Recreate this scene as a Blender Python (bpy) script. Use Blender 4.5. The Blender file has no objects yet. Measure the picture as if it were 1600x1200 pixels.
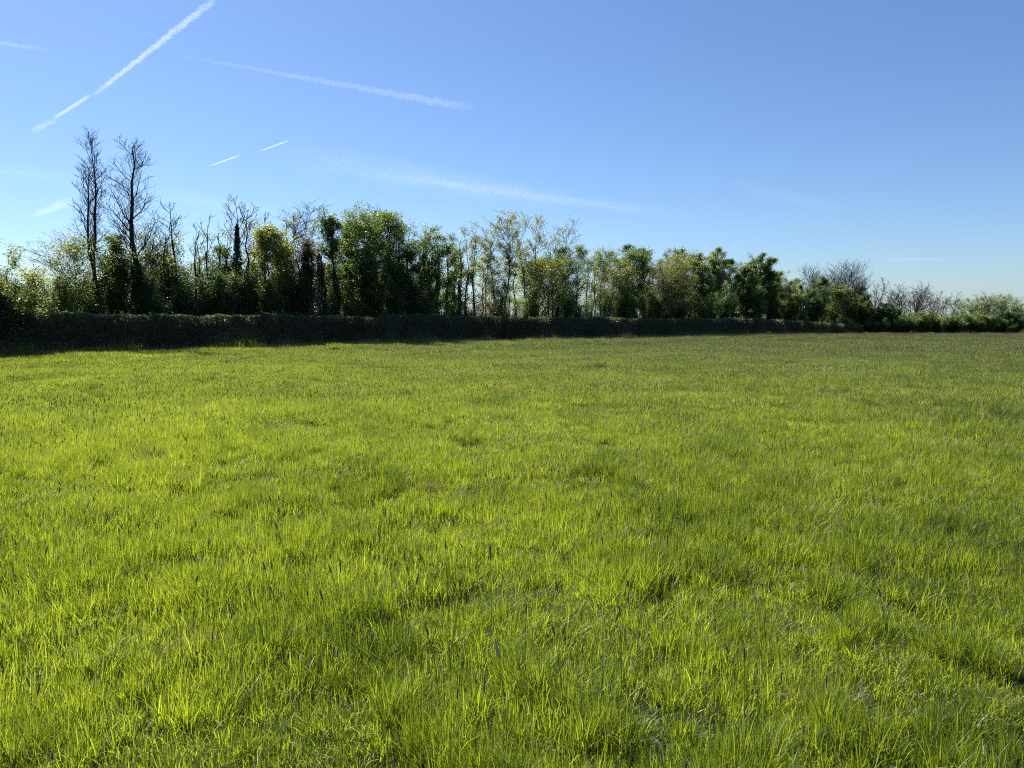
import bpy, math, random
import numpy as np
from mathutils import Vector, Matrix

# ------------------------------------------------------------------ camera, world, sun, exposure
SC = bpy.context.scene
COL = SC.collection
F = 1155.0            # focal length in pixels of the 1600 px wide photograph
PITCH = math.atan((600 - 492) / F)
EYE = 1.55
cam = bpy.data.cameras.new('camera')
cam.lens = 36.0 * F / 1600.0
cam.sensor_width = 36.0
cam.clip_start = 0.05
cam.clip_end = 200000.0
cam_ob = bpy.data.objects.new('camera', cam)
cam_ob.location = (0, 0, EYE)
cam_ob.rotation_euler = (math.pi / 2 - PITCH, 0, 0)
COL.objects.link(cam_ob)
SC.camera = cam_ob

SUN_EL = math.radians(50)
SUN_AZ = math.radians(-42)        # clockwise from +Y: the sun stands ahead and to the left
world = bpy.data.worlds.new('World')
SC.world = world
world.use_nodes = True
wn = world.node_tree
bg = wn.nodes['Background']
sky = wn.nodes.new('ShaderNodeTexSky')
sky.sky_type = 'NISHITA'
sky.sun_disc = False
sky.sun_elevation = SUN_EL
sky.sun_rotation = SUN_AZ
sky.altitude = 50
sky.air_density = 1.0
sky.dust_density = 0.4
sky.ozone_density = 2.0
bg.inputs['Strength'].default_value = 0.063
tint = wn.nodes.new('ShaderNodeMix'); tint.data_type = 'RGBA'; tint.blend_type = 'MULTIPLY'
tint.inputs[0].default_value = 1.0
tint.inputs[7].default_value = (0.70, 0.865, 1.10, 1)
wn.links.new(sky.outputs[0], tint.inputs[6])
wn.links.new(tint.outputs[2], bg.inputs['Color'])

sun = bpy.data.lights.new('sun', 'SUN')
sun.energy = 5.0
sun.angle = math.radians(0.53)
sun.color = (1.0, 0.95, 0.86)
sun_ob = bpy.data.objects.new('sun', sun)
sdir = Vector((math.sin(SUN_AZ) * math.cos(SUN_EL), math.cos(SUN_AZ) * math.cos(SUN_EL), math.sin(SUN_EL)))
sun_ob.rotation_euler = sdir.to_track_quat('Z', 'Y').to_euler()
sun_ob.location = (-20, 20, 30)
COL.objects.link(sun_ob)

SC.view_settings.view_transform = 'Standard'
SC.view_settings.look = 'None'
SC.view_settings.exposure = 1.0
SC.view_settings.gamma = 1.0
SC.view_settings.use_curve_mapping = False
SC.render.engine = 'CYCLES'
cy = SC.cycles
cy.use_denoising = False
cy.use_adaptive_sampling = False
cy.max_bounces = 8
cy.filter_width = 1.1
cy.diffuse_bounces = 3
cy.glossy_bounces = 2
cy.transmission_bounces = 4
cy.volume_bounces = 4
cy.transparent_max_bounces = 8
cy.sample_clamp_indirect = 4.0
cy.sample_clamp_direct = 12.0

# ------------------------------------------------------------------ small helpers
def ray(px, py):
    x = (px - 800) / F; y = (600 - py) / F
    c, s = math.cos(PITCH), math.sin(PITCH)
    return np.array([x, c + y * s, -s + y * c])

def at(px, py, Y):
    """the place seen at pixel (px, py) of the photograph at depth Y"""
    d = ray(px, py)
    return np.array([0, 0, EYE]) + d * (Y / d[1])

GY = np.array([-400, 0, 38, 50, 62, 73, 82, 92, 120, 200, 400, 3500])
GZ = np.array([0, 0, 0, -.16, -.30, -.46, -.82, -1.3, -2.2, -3.5, -5, -6])
_gy = np.arange(-400, 3500, 1.0)
_gz = np.interp(_gy, GY, GZ)
_gz = np.convolve(np.pad(_gz, 4, mode='edge'), np.ones(9) / 9, mode='valid')

def gz(x, y):
    x = np.asarray(x, float); y = np.asarray(y, float)
    near = np.clip(1 - np.hypot(x, y) / 90, 0, 1)
    return np.interp(y, _gy, _gz) + near * (.035 * np.sin(x * .9 + 1.3) * np.cos(y * .7 + .4) + .03 * np.sin(x * .31 - y * .43))

HEDGE_LINE = [np.array(p, float) for p in ((-40.0, 6.06), (-17.6, 29.0), (42.0, 90.0), (160.0, 131.0))]

def row_at(px, off=0.0):
    """where the view ray through column px meets the hedge line pushed back by off metres"""
    r = ray(px, 492); r = r[0] / r[1]
    best = None
    for a, b in zip(HEDGE_LINE[:-1], HEDGE_LINE[1:]):
        u = (b - a) / np.linalg.norm(b - a)
        n = np.array([-u[1], u[0]])
        p = a + n * off
        den = u[0] - r * u[1]
        if abs(den) < 1e-6: continue
        t = (r * p[1] - p[0]) / den
        q = p + u * t
        L = np.linalg.norm(b - a)
        slack = 3 + abs(off)
        if -slack <= t <= L + slack and q[1] > 0:
            if best is None or abs(t - L / 2) / L < best[0]:
                best = (abs(t - L / 2) / L, q)
    return best[1]

def dist_front(x, y):
    """signed distance from the hedge line, positive on the field side"""
    d = np.full(np.shape(x), 1e9)
    for a, b in zip(HEDGE_LINE[:-1], HEDGE_LINE[1:]):
        u = (b - a) / np.linalg.norm(b - a)
        n = np.array([u[1], -u[0]])
        dd = (x - a[0]) * n[0] + (y - a[1]) * n[1]
        d = np.minimum(d, dd) if a is HEDGE_LINE[0] else np.where(((x - a[0]) * u[0] + (y - a[1]) * u[1]) > 0, np.minimum(np.where(a is HEDGE_LINE[2], dd, 1e9), 1e9) if False else dd, d)
    return d

def vnoise(x, y, seed=0):
    """smooth value noise in 0..1"""
    xi = np.floor(x).astype(np.int64); yi = np.floor(y).astype(np.int64)
    fx = x - xi; fy = y - yi
    fx = fx * fx * (3 - 2 * fx); fy = fy * fy * (3 - 2 * fy)
    def h(a, b):
        n = (a * 374761393 + b * 668265263 + seed * 1442695041) & 0xffffffff
        n = ((n ^ (n >> 13)) * 1274126177) & 0xffffffff
        return ((n ^ (n >> 16)) & 0xffff) / 65535.0
    return (h(xi, yi) * (1 - fx) + h(xi + 1, yi) * fx) * (1 - fy) + (h(xi, yi + 1) * (1 - fx) + h(xi + 1, yi + 1) * fx) * fy

def build(name, V, Q, mats, parent=None, v=None, mi=None, link=True, smooth=False):
    """one mesh object from a vertex array and a quad array"""
    V = np.ascontiguousarray(V, np.float32); Q = np.ascontiguousarray(Q, np.int32)
    me = bpy.data.meshes.new(name)
    me.vertices.add(len(V)); me.vertices.foreach_set('co', V.ravel())
    me.loops.add(Q.size); me.loops.foreach_set('vertex_index', Q.ravel())
    me.polygons.add(len(Q))
    me.polygons.foreach_set('loop_start', np.arange(0, Q.size, 4, dtype=np.int32))
    me.polygons.foreach_set('loop_total', np.full(len(Q), 4, np.int32))
    if smooth: me.polygons.foreach_set('use_smooth', np.ones(len(Q), bool))
    for m in (mats if isinstance(mats, (list, tuple)) else [mats]): me.materials.append(m)
    if mi is not None: me.polygons.foreach_set('material_index', np.ascontiguousarray(mi, np.int32))
    if v is not None:
        a = me.attributes.new('v', 'FLOAT', 'POINT'); a.data.foreach_set('value', np.ascontiguousarray(v, np.float32))
    me.update(calc_edges=True)
    o = bpy.data.objects.new(name, me)
    if link: COL.objects.link(o)
    if parent is not None: o.parent = parent
    return o

def tag(o, label, cat, group=None):
    o['label'] = label; o['category'] = cat
    if group: o['group'] = group
    return o

def empty(name, loc):
    o = bpy.data.objects.new(name, None); o.location = loc
    o.empty_display_size = .3
    COL.objects.link(o)
    return o

def norm(a): return a / np.maximum(np.linalg.norm(a, axis=-1, keepdims=True), 1e-9)

class Geo:
    def __init__(s): s.V = []; s.Q = []; s.v = []; s.m = []; s.n = 0
    def add(s, V, Q, v=0.5, m=0):
        V = V.reshape(-1, 3); s.V.append(V); s.Q.append(Q.reshape(-1, 4) + s.n)
        s.v.append(np.broadcast_to(v, (len(V),)).astype(float)); s.m.append(np.full(Q.reshape(-1, 4).shape[0], m)); s.n += len(V)
    def make(s, name, mats, parent=None, link=True, smooth=False):
        return build(name, np.concatenate(s.V), np.concatenate(s.Q), mats, parent, np.concatenate(s.v), np.concatenate(s.m), link, smooth)

def tubes(g, P, R, k=4, v=.5, m=0):
    """tubes round polylines P (M,n,3) with radii R (M,n)"""
    M, n, _ = P.shape
    T = norm(np.gradient(P, axis=1))
    ref = np.where(np.abs(T[:, :1, 2:3]) > .8, np.array([1.0, 0.13, 0]), np.array([0, 0.1, 1.0]))
    A = norm(np.cross(T, np.broadcast_to(ref, T.shape))); B = np.cross(T, A)
    th = np.arange(k) * 2 * math.pi / k
    ring = (A[:, :, None] * np.cos(th)[None, None, :, None] + B[:, :, None] * np.sin(th)[None, None, :, None]) * R[:, :, None, None] + P[:, :, None]
    idx = np.arange(M * n * k).reshape(M, n, k)
    a = idx[:, :-1]; b = idx[:, 1:]
    Q = np.stack([a, np.roll(a, -1, 2), np.roll(b, -1, 2), b], -1)
    vv = np.repeat(np.broadcast_to(np.asarray(v, float).reshape(-1) if np.ndim(v) else np.full(M, v), (M,)), n * k)
    g.add(ring, Q, vv, m)

def leaves(g, rng, P, size, v, flat=.35, m=0, asp=.62, lightdir=None):
    """one small folded-free rhombic leaf at each point"""
    n = len(P)
    N = rng.normal(size=(n, 3)); N[:, 2] += flat * 2 * np.sign(N[:, 2]); N = norm(N)
    A = norm(np.cross(N, rng.normal(size=(n, 3)))); B = np.cross(N, A)
    s = size * rng.uniform(.65, 1.3, n)[:, None]
    A = A * s; B = B * s * asp
    V = np.stack([P - A * .5, P - B * .5 + A * .04, P + A * .6, P + B * .5 + A * .04], 1)
    Q = np.arange(n * 4).reshape(n, 4)
    g.add(V, Q, np.repeat(np.clip(v, 0, 1), 4), m)

# ------------------------------------------------------------------ materials
def nt(name):
    m = bpy.data.materials.new(name); m.use_nodes = True
    t = m.node_tree; t.nodes.clear()
    out = t.nodes.new('ShaderNodeOutputMaterial')
    return m, t, out

def math_node(t, op, a, b=None, clamp=False):
    n = t.nodes.new('ShaderNodeMath'); n.operation = op; n.use_clamp = clamp
    for i, x in enumerate((a, b)):
        if x is None: continue
        if isinstance(x, (int, float)): n.inputs[i].default_value = x
        else: t.links.new(x, n.inputs[i])
    return n.outputs[0]

def mixc(t, fac, a, b, mode='MIX'):
    n = t.nodes.new('ShaderNodeMix'); n.data_type = 'RGBA'; n.blend_type = mode
    for i, x in ((0, fac), (6, a), (7, b)):
        if isinstance(x, (int, float)): n.inputs[i].default_value = x
        elif isinstance(x, tuple): n.inputs[i].default_value = (*x, 1)
        else: t.links.new(x, n.inputs[i])
    return n.outputs[2]

def noise(t, scale, detail=2.0, vec=None, rough=.5):
    n = t.nodes.new('ShaderNodeTexNoise'); n.inputs['Scale'].default_value = scale
    n.inputs['Detail'].default_value = detail; n.inputs['Roughness'].default_value = rough
    if vec is not None: t.links.new(vec, n.inputs['Vector'])
    return n.outputs['Fac']

def ramp(t, fac, lo, hi):
    n = t.nodes.new('ShaderNodeMapRange'); n.inputs[1].default_value = lo; n.inputs[2].default_value = hi
    t.links.new(fac, n.inputs[0]); return n.outputs[0]

def leaf_mat(name, c1, c2, tr1, tr2, trans=.5, gloss=.06, rough=.4):
    m, t, out = nt(name)
    at_ = t.nodes.new('ShaderNodeAttribute'); at_.attribute_name = 'v'
    f = at_.outputs['Fac']
    d = t.nodes.new('ShaderNodeBsdfDiffuse'); tr = t.nodes.new('ShaderNodeBsdfTranslucent'); gl = t.nodes.new('ShaderNodeBsdfGlossy')
    gl.inputs['Roughness'].default_value = rough
    t.links.new(mixc(t, f, c1, c2), d.inputs[0]); t.links.new(mixc(t, f, tr1, tr2), tr.inputs[0])
    a = t.nodes.new('ShaderNodeMixShader'); a.inputs[0].default_value = trans
    t.links.new(d.outputs[0], a.inputs[1]); t.links.new(tr.outputs[0], a.inputs[2])
    b = t.nodes.new('ShaderNodeMixShader'); b.inputs[0].default_value = gloss
    t.links.new(a.outputs[0], b.inputs[1]); t.links.new(gl.outputs[0], b.inputs[2])
    t.links.new(b.outputs[0], out.inputs[0])
    return m

M = {}
M['dark'] = leaf_mat('leaf_dark_green', (.030, .060, .022), (.064, .108, .034), (.08, .16, .02), (.24, .34, .06), .45)
M['mid'] = leaf_mat('leaf_mid_green', (.035, .070, .016), (.08, .13, .028), (.13, .23, .03), (.40, .50, .08), .50)
M['bright'] = leaf_mat('leaf_yellow_green', (.07, .11, .02), (.14, .18, .035), (.34, .44, .06), (.62, .64, .13), .52)
M['olive'] = leaf_mat('leaf_olive', (.065, .085, .022), (.12, .135, .035), (.30, .36, .06), (.58, .60, .15), .52)
M['rust'] = leaf_mat('leaf_rusty_brown', (.05, .038, .022), (.10, .075, .035), (.16, .10, .04), (.30, .21, .07), .4)
M['ivy'] = leaf_mat('leaf_ivy', (.022, .044, .020), (.046, .078, .028), (.03, .07, .01), (.08, .14, .025), .25, .10, .3)
M['hedge'] = leaf_mat('leaf_hedge', (.026, .056, .026), (.066, .110, .038), (.05, .12, .015), (.22, .32, .05), .38, .06, .4)

def bark_mat(name, c1, c2):
    m, t, out = nt(name)
    b = t.nodes.new('ShaderNodeBsdfDiffuse'); b.inputs['Roughness'].default_value = .8
    g = t.nodes.new('ShaderNodeNewGeometry')
    n1 = noise(t, 6.0, 4, g.outputs['Position'])
    t.links.new(mixc(t, ramp(t, n1, .35, .65), c1, c2), b.inputs[0])
    t.links.new(b.outputs[0], out.inputs[0])
    return m
M['bark'] = bark_mat('bark_brown', (.035, .028, .022), (.085, .07, .055))
M['bark_grey'] = bark_mat('bark_grey', (.07, .06, .052), (.15, .13, .11))
M['bark_pale'] = bark_mat('bark_pale_twigs', (.13, .11, .09), (.24, .20, .16))

def grass_mat():
    m, t, out = nt('grass_blade')
    at_ = t.nodes.new('ShaderNodeAttribute'); at_.attribute_name = 'v'
    f = at_.outputs['Fac']
    g = t.nodes.new('ShaderNodeNewGeometry')
    n1 = noise(t, .33, 3, g.outputs['Position'])
    n2 = noise(t, 1.4, 2, g.outputs['Position'])
    yel = ramp(t, math_node(t, 'ADD', math_node(t, 'MULTIPLY', n1, .6), math_node(t, 'MULTIPLY', n2, .4)), .38, .62)
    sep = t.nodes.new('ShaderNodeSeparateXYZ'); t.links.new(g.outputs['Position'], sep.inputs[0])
    side = ramp(t, sep.outputs[0], 14.0, -7.0)       # backlight put into the colour: blades turn yellower towards the left
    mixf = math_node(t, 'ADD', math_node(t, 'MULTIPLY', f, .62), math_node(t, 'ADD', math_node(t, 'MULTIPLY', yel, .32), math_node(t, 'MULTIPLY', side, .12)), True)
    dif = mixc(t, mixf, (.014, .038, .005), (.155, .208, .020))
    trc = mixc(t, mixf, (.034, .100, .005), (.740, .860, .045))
    # an older, greyer sward that has begun to flower on the far and right-hand part of the field
    far = math_node(t, 'MULTIPLY', ramp(t, sep.outputs[1], 5.0, 30.0), math_node(t, 'ADD', math_node(t, 'MULTIPLY', ramp(t, sep.outputs[0], -15.0, 2.0), .42), .22))
    far = math_node(t, 'MULTIPLY', far, math_node(t, 'ADD', math_node(t, 'MULTIPLY', n1, .9), .6), True)
    dif = mixc(t, far, dif, (.10, .115, .055)); trc = mixc(t, far, trc, (.21, .26, .095))
    # worn, brownish patches of thatch
    n3 = noise(t, 1.1, 3, g.outputs['Position'], .6)
    wornf = math_node(t, 'MULTIPLY', ramp(t, n3, .60, .72), .5)
    dif = mixc(t, wornf, dif, (.15, .12, .04)); trc = mixc(t, wornf, trc, (.34, .27, .07))
    d = t.nodes.new('ShaderNodeBsdfDiffuse'); tr = t.nodes.new('ShaderNodeBsdfTranslucent'); gl = t.nodes.new('ShaderNodeBsdfGlossy')
    gl.inputs['Roughness'].default_value = .42
    t.links.new(dif, d.inputs[0]); t.links.new(trc, tr.inputs[0])
    a = t.nodes.new('ShaderNodeMixShader'); a.inputs[0].default_value = .5
    t.links.new(d.outputs[0], a.inputs[1]); t.links.new(tr.outputs[0], a.inputs[2])
    b = t.nodes.new('ShaderNodeMixShader'); b.inputs[0].default_value = .03
    t.links.new(a.outputs[0], b.inputs[1]); t.links.new(gl.outputs[0], b.inputs[2])
    t.links.new(b.outputs[0], out.inputs[0])
    return m
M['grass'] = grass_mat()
M['straw'] = leaf_mat('dry_straw', (.24, .21, .12), (.42, .40, .27), (.30, .26, .12), (.45, .42, .25), .35, .03, .5)
M['stem'] = leaf_mat('grass_stem', (.06, .11, .02), (.12, .16, .03), (.14, .26, .03), (.26, .36, .05), .4)
M['seed'] = leaf_mat('foxtail_seed_head', (.12, .075, .040), (.24, .17, .10), (.09, .06, .03), (.22, .15, .08), .25)
M['seed_tan'] = leaf_mat('foxtail_seed_head_tan', (.16, .11, .06), (.30, .22, .13), (.20, .14, .07), (.32, .24, .13), .3)
M['seed_pale'] = leaf_mat('foxtail_seed_head_pale', (.34, .32, .26), (.5, .48, .4), (.3, .28, .2), (.4, .38, .3), .3)

def soil_mat():
    m, t, out = nt('field_soil')
    b = t.nodes.new('ShaderNodeBsdfDiffuse')
    g = t.nodes.new('ShaderNodeNewGeometry')
    n1 = noise(t, 9.0, 5, g.outputs['Position'], .7)
    n2 = noise(t, .5, 3, g.outputs['Position'])
    c = mixc(t, ramp(t, n1, .3, .7), (.010, .010, .006), (.035, .030, .015))
    c = mixc(t, ramp(t, n2, .3, .7), c, (.022, .030, .010))
    t.links.new(c, b.inputs[0]); t.links.new(b.outputs[0], out.inputs[0])
    return m
M['soil'] = soil_mat()

# ------------------------------------------------------------------ ground sheet
def ground():
    xs = np.unique(np.concatenate([np.linspace(-3500, -140, 14), np.linspace(-140, 160, 151), np.linspace(160, 3500, 14)]))
    ys = np.unique(np.concatenate([np.linspace(-400, -20, 6), np.linspace(-20, 150, 171), np.linspace(150, 3400, 24)]))
    X, Y = np.meshgrid(xs, ys, indexing='ij')
    Z = gz(X, Y)
    V = np.stack([X, Y, Z], -1).reshape(-1, 3)
    i = np.arange(V.shape[0]).reshape(X.shape)
    Q = np.stack([i[:-1, :-1], i[1:, :-1], i[1:, 1:], i[:-1, 1:]], -1).reshape(-1, 4)
    o = build('ground', V, Q, M['soil'], smooth=True)
    o['kind'] = 'structure'; o['label'] = 'gently domed pasture ground under the long grass'
ground()

def far_hills():
    m, t, out = nt('far_farmland')
    b = t.nodes.new('ShaderNodeBsdfDiffuse'); g = t.nodes.new('ShaderNodeNewGeometry')
    n1 = noise(t, .012, 3, g.outputs['Position'])
    t.links.new(mixc(t, ramp(t, n1, .42, .58), (.10, .14, .10), (.17, .20, .15)), b.inputs[0]); t.links.new(b.outputs[0], out.inputs[0])
    a = np.linspace(-1.1, 1.1, 140)
    V = []
    prof = [(1900, 0.0), (2150, .45), (2500, .9), (2900, 1.0), (3300, .5)]
    for d, k in prof:
        h = 7 + 14 * (vnoise(a * 7 + 20, a * 0 + 3, 5) * .7 + .3 * vnoise(a * 23 + 20, a * 0 + 9, 8))
        V.append(np.stack([np.sin(a) * d, np.cos(a) * d, -7 + k * h + 0 * a], -1))
    V = np.array(V); i = np.arange(V.shape[0] * V.shape[1]).reshape(V.shape[:2])
    Q = np.stack([i[:-1, :-1], i[:-1, 1:], i[1:, 1:], i[1:, :-1]], -1).reshape(-1, 4)
    o = build('hills', V.reshape(-1, 3), Q, m, smooth=True)
    o['kind'] = 'structure'; o['label'] = 'low distant farmland hills showing through gaps in the trees'
far_hills()

# ------------------------------------------------------------------ grass
def blades(g, rng, base, h, w, lean, az, v, m=0, nseg=4, wob=.6):
    n = len(base)
    t = np.linspace(0, 1, nseg)
    hz = h[:, None] * lean[:, None] * (t[None] ** 1.8)
    zz = h[:, None] * t[None] * np.sqrt(np.maximum(1 - (lean[:, None] * t[None]) ** 2 * .75, .05))
    P = np.zeros((n, nseg, 3))
    P[..., 0] = base[:, 0:1] + np.cos(az)[:, None] * hz
    P[..., 1] = base[:, 1:2] + np.sin(az)[:, None] * hz
    P[..., 2] = base[:, 2:3] + zz
    wa = az + math.pi / 2 + rng.normal(0, wob, n)
    W = np.stack([np.cos(wa), np.sin(wa), np.zeros(n)], -1)[:, None] * (w[:, None] * np.clip(1.02 - t[None] ** 2.2, .06, 1))[..., None] * .5
    V = np.stack([P - W, P + W], 2)
    i = np.arange(n * nseg * 2).reshape(n, nseg, 2)
    Q = np.stack([i[:, :-1, 0], i[:, :-1, 1], i[:, 1:, 1], i[:, 1:, 0]], -1)
    g.add(V, Q, np.repeat(np.clip(v, 0, 1), nseg * 2), m)

def seed_heads(g, rng, base, h, hl, hw, m_stem=2, m_head=3, stem_w=.0016):
    n = len(base)
    az = rng.uniform(0, 2 * math.pi, n); lean = rng.uniform(.02, .22, n)
    blades(g, rng, base, h, np.full(n, stem_w), lean, az, rng.uniform(0, 1, n), m_stem, 4)
    top = base + np.stack([np.cos(az) * h * lean, np.sin(az) * h * lean, h * np.sqrt(1 - lean ** 2 * .75)], -1)
    d = norm(np.stack([np.cos(az) * lean * 1.6, np.sin(az) * lean * 1.6, np.ones(n)], -1))
    tt = np.array([0, .25, .7, 1.0]); rr = np.array([.35, 1, .85, .15])
    P = top[:, None] + d[:, None] * (hl[:, None] * (tt[None] - .1))[..., None]
    tubes(g, P, hw[:, None] * .5 * rr[None], 4, rng.uniform(0, 1, n), m_head)

def grass_patch(rng, n, R, hlo, hhi, w, seeds=0, straw=.03, tuss=.0, nclump=14, vbias=0.0):
    g = Geo()
    nc = int(n * .6)
    cc = rng.normal(size=(nclump, 2)) * R * .5
    ci = rng.integers(0, nclump, nc)
    off = rng.normal(size=(nc, 2)) * R * .10
    rad = R * np.sqrt(rng.uniform(0, 1, n - nc)) * rng.uniform(.8, 1.15, n - nc); a = rng.uniform(0, 2 * math.pi, n - nc)
    b1 = cc[ci] + off
    b2 = np.stack([rad * np.cos(a), rad * np.sin(a)], -1)
    B = np.concatenate([b1, b2]); B = np.concatenate([B, np.zeros((n, 1)) - .01], 1)
    az = np.concatenate([np.arctan2(off[:, 1], off[:, 0]) + rng.normal(0, .7, nc), rng.uniform(0, 2 * math.pi, n - nc)])
    hc = rng.uniform(.8, 1.25, nclump)
    h = rng.uniform(hlo, hhi, n) * rng.uniform(.6, 1, n); h[:nc] *= hc[ci]
    lean = np.clip(np.abs(rng.normal(.32, .25, n)), .02, .97)
    ww = w * rng.uniform(.6, 1.35, n)
    vc = rng.uniform(-.42, .34, nclump)
    v = rng.uniform(.05, .95, n) + vbias; v[:nc] += vc[ci]
    blades(g, rng, B, h, ww, lean, az, v)
    ns = int(n * straw)
    if ns:
        r = R * np.sqrt(rng.uniform(0, 1, ns)); a = rng.uniform(0, 2 * math.pi, ns)
        b = np.stack([r * np.cos(a), r * np.sin(a), rng.uniform(.0, hhi * .5, ns)], -1)
        blades(g, rng, b, rng.uniform(.05, .14, ns), w * rng.uniform(.3, .65, ns), rng.uniform(.75, .98, ns), rng.uniform(0, 2 * math.pi, ns), rng.uniform(0, 1, ns), 1, 4)
    if seeds:
        r = R * np.sqrt(rng.uniform(0, 1, seeds)); a = rng.uniform(0, 2 * math.pi, seeds)
        b = np.stack([r * np.cos(a), r * np.sin(a), np.zeros(seeds)], -1)
        seed_heads(g, rng, b, rng.uniform(hhi * 1.0, hhi * 1.65, seeds), rng.uniform(.03, .06, seeds), rng.uniform(.005, .008, seeds))
    return g

# dips and trampled hollows in the sward: (px, py, radius m)
HOLES = [(1100, 1165, .17), (960, 1165, .16), (205, 1155, .17), (845, 1115, .06), (540, 1060, .05), (120, 1010, .10), (1040, 960, .14),
         (1150, 925, .15), (430, 900, .05), (210, 832, .16), (1500, 1150, .08), (700, 1080, .08), (940, 765, .2), (520, 745, .25)]
TUSSOCKS = [(540, 985, .9), (505, 960, .8), (985, 905, 1.0), (960, 880, .8), (1080, 890, .8), (560, 790, .7), (935, 745, .7), (1090, 760, .9), (1480, 830, .8),
            (1440, 860, .9), (1170, 1040, .7), (1000, 1150, .7), (690, 760, .6), (780, 640, .5), (275, 700, .8), (510, 1010, .7), (820, 1090, .7), (640, 870, .6),
            (1300, 980, .8), (1370, 900, .8), (1230, 770, .9), (380, 800, .6), (90, 1170, .7), (1555, 880, .8), (1520, 1040, .8), (880, 800, .7), (750, 560, .5)]

def ground_at(px, py):
    d = ray(px, py); Y = EYE / -d[2] * d[1]
    for _ in range(6):
        X = d[0] * Y / d[1]
        Y = (EYE - float(gz(X, Y))) / (-d[2] / d[1])
    return d[0] * Y / d[1], Y

def meadow():
    rng = np.random.default_rng(5)
    src = bpy.data.collections.new('grass_tufts')
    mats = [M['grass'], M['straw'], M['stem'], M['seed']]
    def add(gname, g):
        o = g.make(gname, mats, link=False); src.objects.link(o)
    NA, NB, NC_, ND = 10, 6, 6, 5
    for i in range(NA): add('grass_tuft_a%02d' % i, grass_patch(rng, 2400, .30, .06, .18, .0044, seeds=(2 if i % 2 == 0 else 1), straw=.012))
    for i in range(NB): add('grass_tuft_b%02d' % i, grass_patch(rng, 5200, .62, .07, .19, .0050, seeds=24, straw=.014, nclump=26))
    for i in range(NC_): add('grass_tuft_c%02d' % i, grass_patch(rng, 6000, 1.35, .07, .18, .0085, seeds=150, straw=.008, nclump=60))
    for i in range(ND): add('grass_tuft_d%02d' % i, grass_patch(rng, 620, .14, .13, .28, .0042, straw=.006, nclump=5, vbias=-.28))
    NE, NF = 4, 4
    for i in range(NE):      # low broad-leaved weeds: dock and plantain
        ge = Geo(); m = 26
        az = rng.uniform(0, 6.28, m); bs = np.stack([np.cos(az) * .03, np.sin(az) * .03, np.zeros(m)], -1) + rng.normal(0, .05, (m, 3)) * np.array([1, 1, 0])
        blades(ge, rng, bs, rng.uniform(.05, .10, m), rng.uniform(.009, .018, m), rng.uniform(.5, .95, m), az, rng.uniform(.0, .25, m), 0, 6, .15)
        add('grass_tuft_e%02d' % i, ge)
    for i in range(NF):      # tall rank grass along the foot of the hedge
        add('grass_tuft_f%02d' % i, grass_patch(rng, 520, .40, .16, .42, .008, seeds=44, straw=.06, nclump=9, vbias=-.1))
    X = []; Y = []; I = []; S = []; SZ = []
    holes = [(*ground_at(a, b), r) for a, b, r in HOLES]
    for q in range(34):
        yy_ = 2.2 + 16 * rng.uniform(0, 1) ** 1.2; holes.append((rng.uniform(-1, 1) * yy_ * .75, yy_, -rng.uniform(.06, .16)))
    def zone(y0, y1, sp, first, count, fade0, fade1, margin):
        ny = int((y1 - y0) / sp); w = y1 * .78 + margin; nx = int(2 * w / sp)
        yy, xx = np.meshgrid(y0 + np.arange(ny) * sp, -w + np.arange(nx) * sp)
        xx = xx.ravel() + rng.uniform(-.5, .5, xx.size) * sp; yy = yy.ravel() + rng.uniform(-.5, .5, yy.size) * sp
        k = (np.abs(xx) < np.maximum(yy, 0) * .76 + margin) & (dist_front(xx, yy) > .5 * min(sp, 1.0))
        r = np.hypot(xx, yy)
        p = np.clip((r - fade0[0]) / (fade0[1] - fade0[0]), 0, 1) * np.clip((fade1[1] - r) / (fade1[1] - fade1[0]), 0, 1)
        k &= rng.uniform(0, 1, xx.size) < p
        xx = xx[k]; yy = yy[k]
        hh = .48 + .62 * vnoise(xx * .7, yy * .7, 3) + .85 * (vnoise(xx * 2.3, yy * 2.3, 4) - .45) * (1 / (1 + np.maximum(yy - 6, 0) / 18))
        hh = np.clip(hh, .22, 1.5)
        for hx, hy, hr in holes:
            dd = np.hypot(xx - hx, yy - hy)
            hh *= 1 - (.85 if hr > 0 else .45) * np.exp(-(dd / (abs(hr) + .06)) ** 4)
        X.append(xx); Y.append(yy); I.append(first + rng.integers(0, count, len(xx)))
        S.append(rng.uniform(.85, 1.15, len(xx))); SZ.append(hh)
    zone(-2.5, 12.5, .34, 0, NA, (-1, 0), (9.5, 12.5), 2.5)
    zone(6, 36, .62, NA, NB, (9.0, 12.0), (28, 35), 4)
    zone(24, 108, 1.35, NA + NB, NC_, (27, 34), (140, 150), 8)
    # darker, lusher tussocks
    n = 2400
    ty = 1.6 + 34 * rng.uniform(0, 1, n) ** 1.3; tx = rng.uniform(-1, 1, n) * (ty * .76 + 2)
    k = (dist_front(tx, ty) > .7) & (vnoise(tx * .9, ty * .9, 11) > .60)
    tx = list(tx[k]); ty = list(ty[k]); ts = list(rng.uniform(.5, .95, len(tx)))
    for a, b, s in TUSSOCKS:
        gx, gy = ground_at(a, b)
        for q in range(3):
            tx.append(gx + rng.normal(0, .10)); ty.append(gy + rng.normal(0, .12)); ts.append(s * rng.uniform(.75, 1.1))
    X.append(np.array(tx)); Y.append(np.array(ty)); I.append(NA + NB + NC_ + rng.integers(0, ND, len(tx)))
    S.append(np.array(ts) * 1.1); SZ.append(np.ones(len(tx)) * .95)
    n = 420
    wx = rng.uniform(-9, 9, n); wy = 1.8 + 14 * rng.uniform(0, 1, n)
    k = vnoise(wx * .6 + 30, wy * .6, 19) > .70
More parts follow.
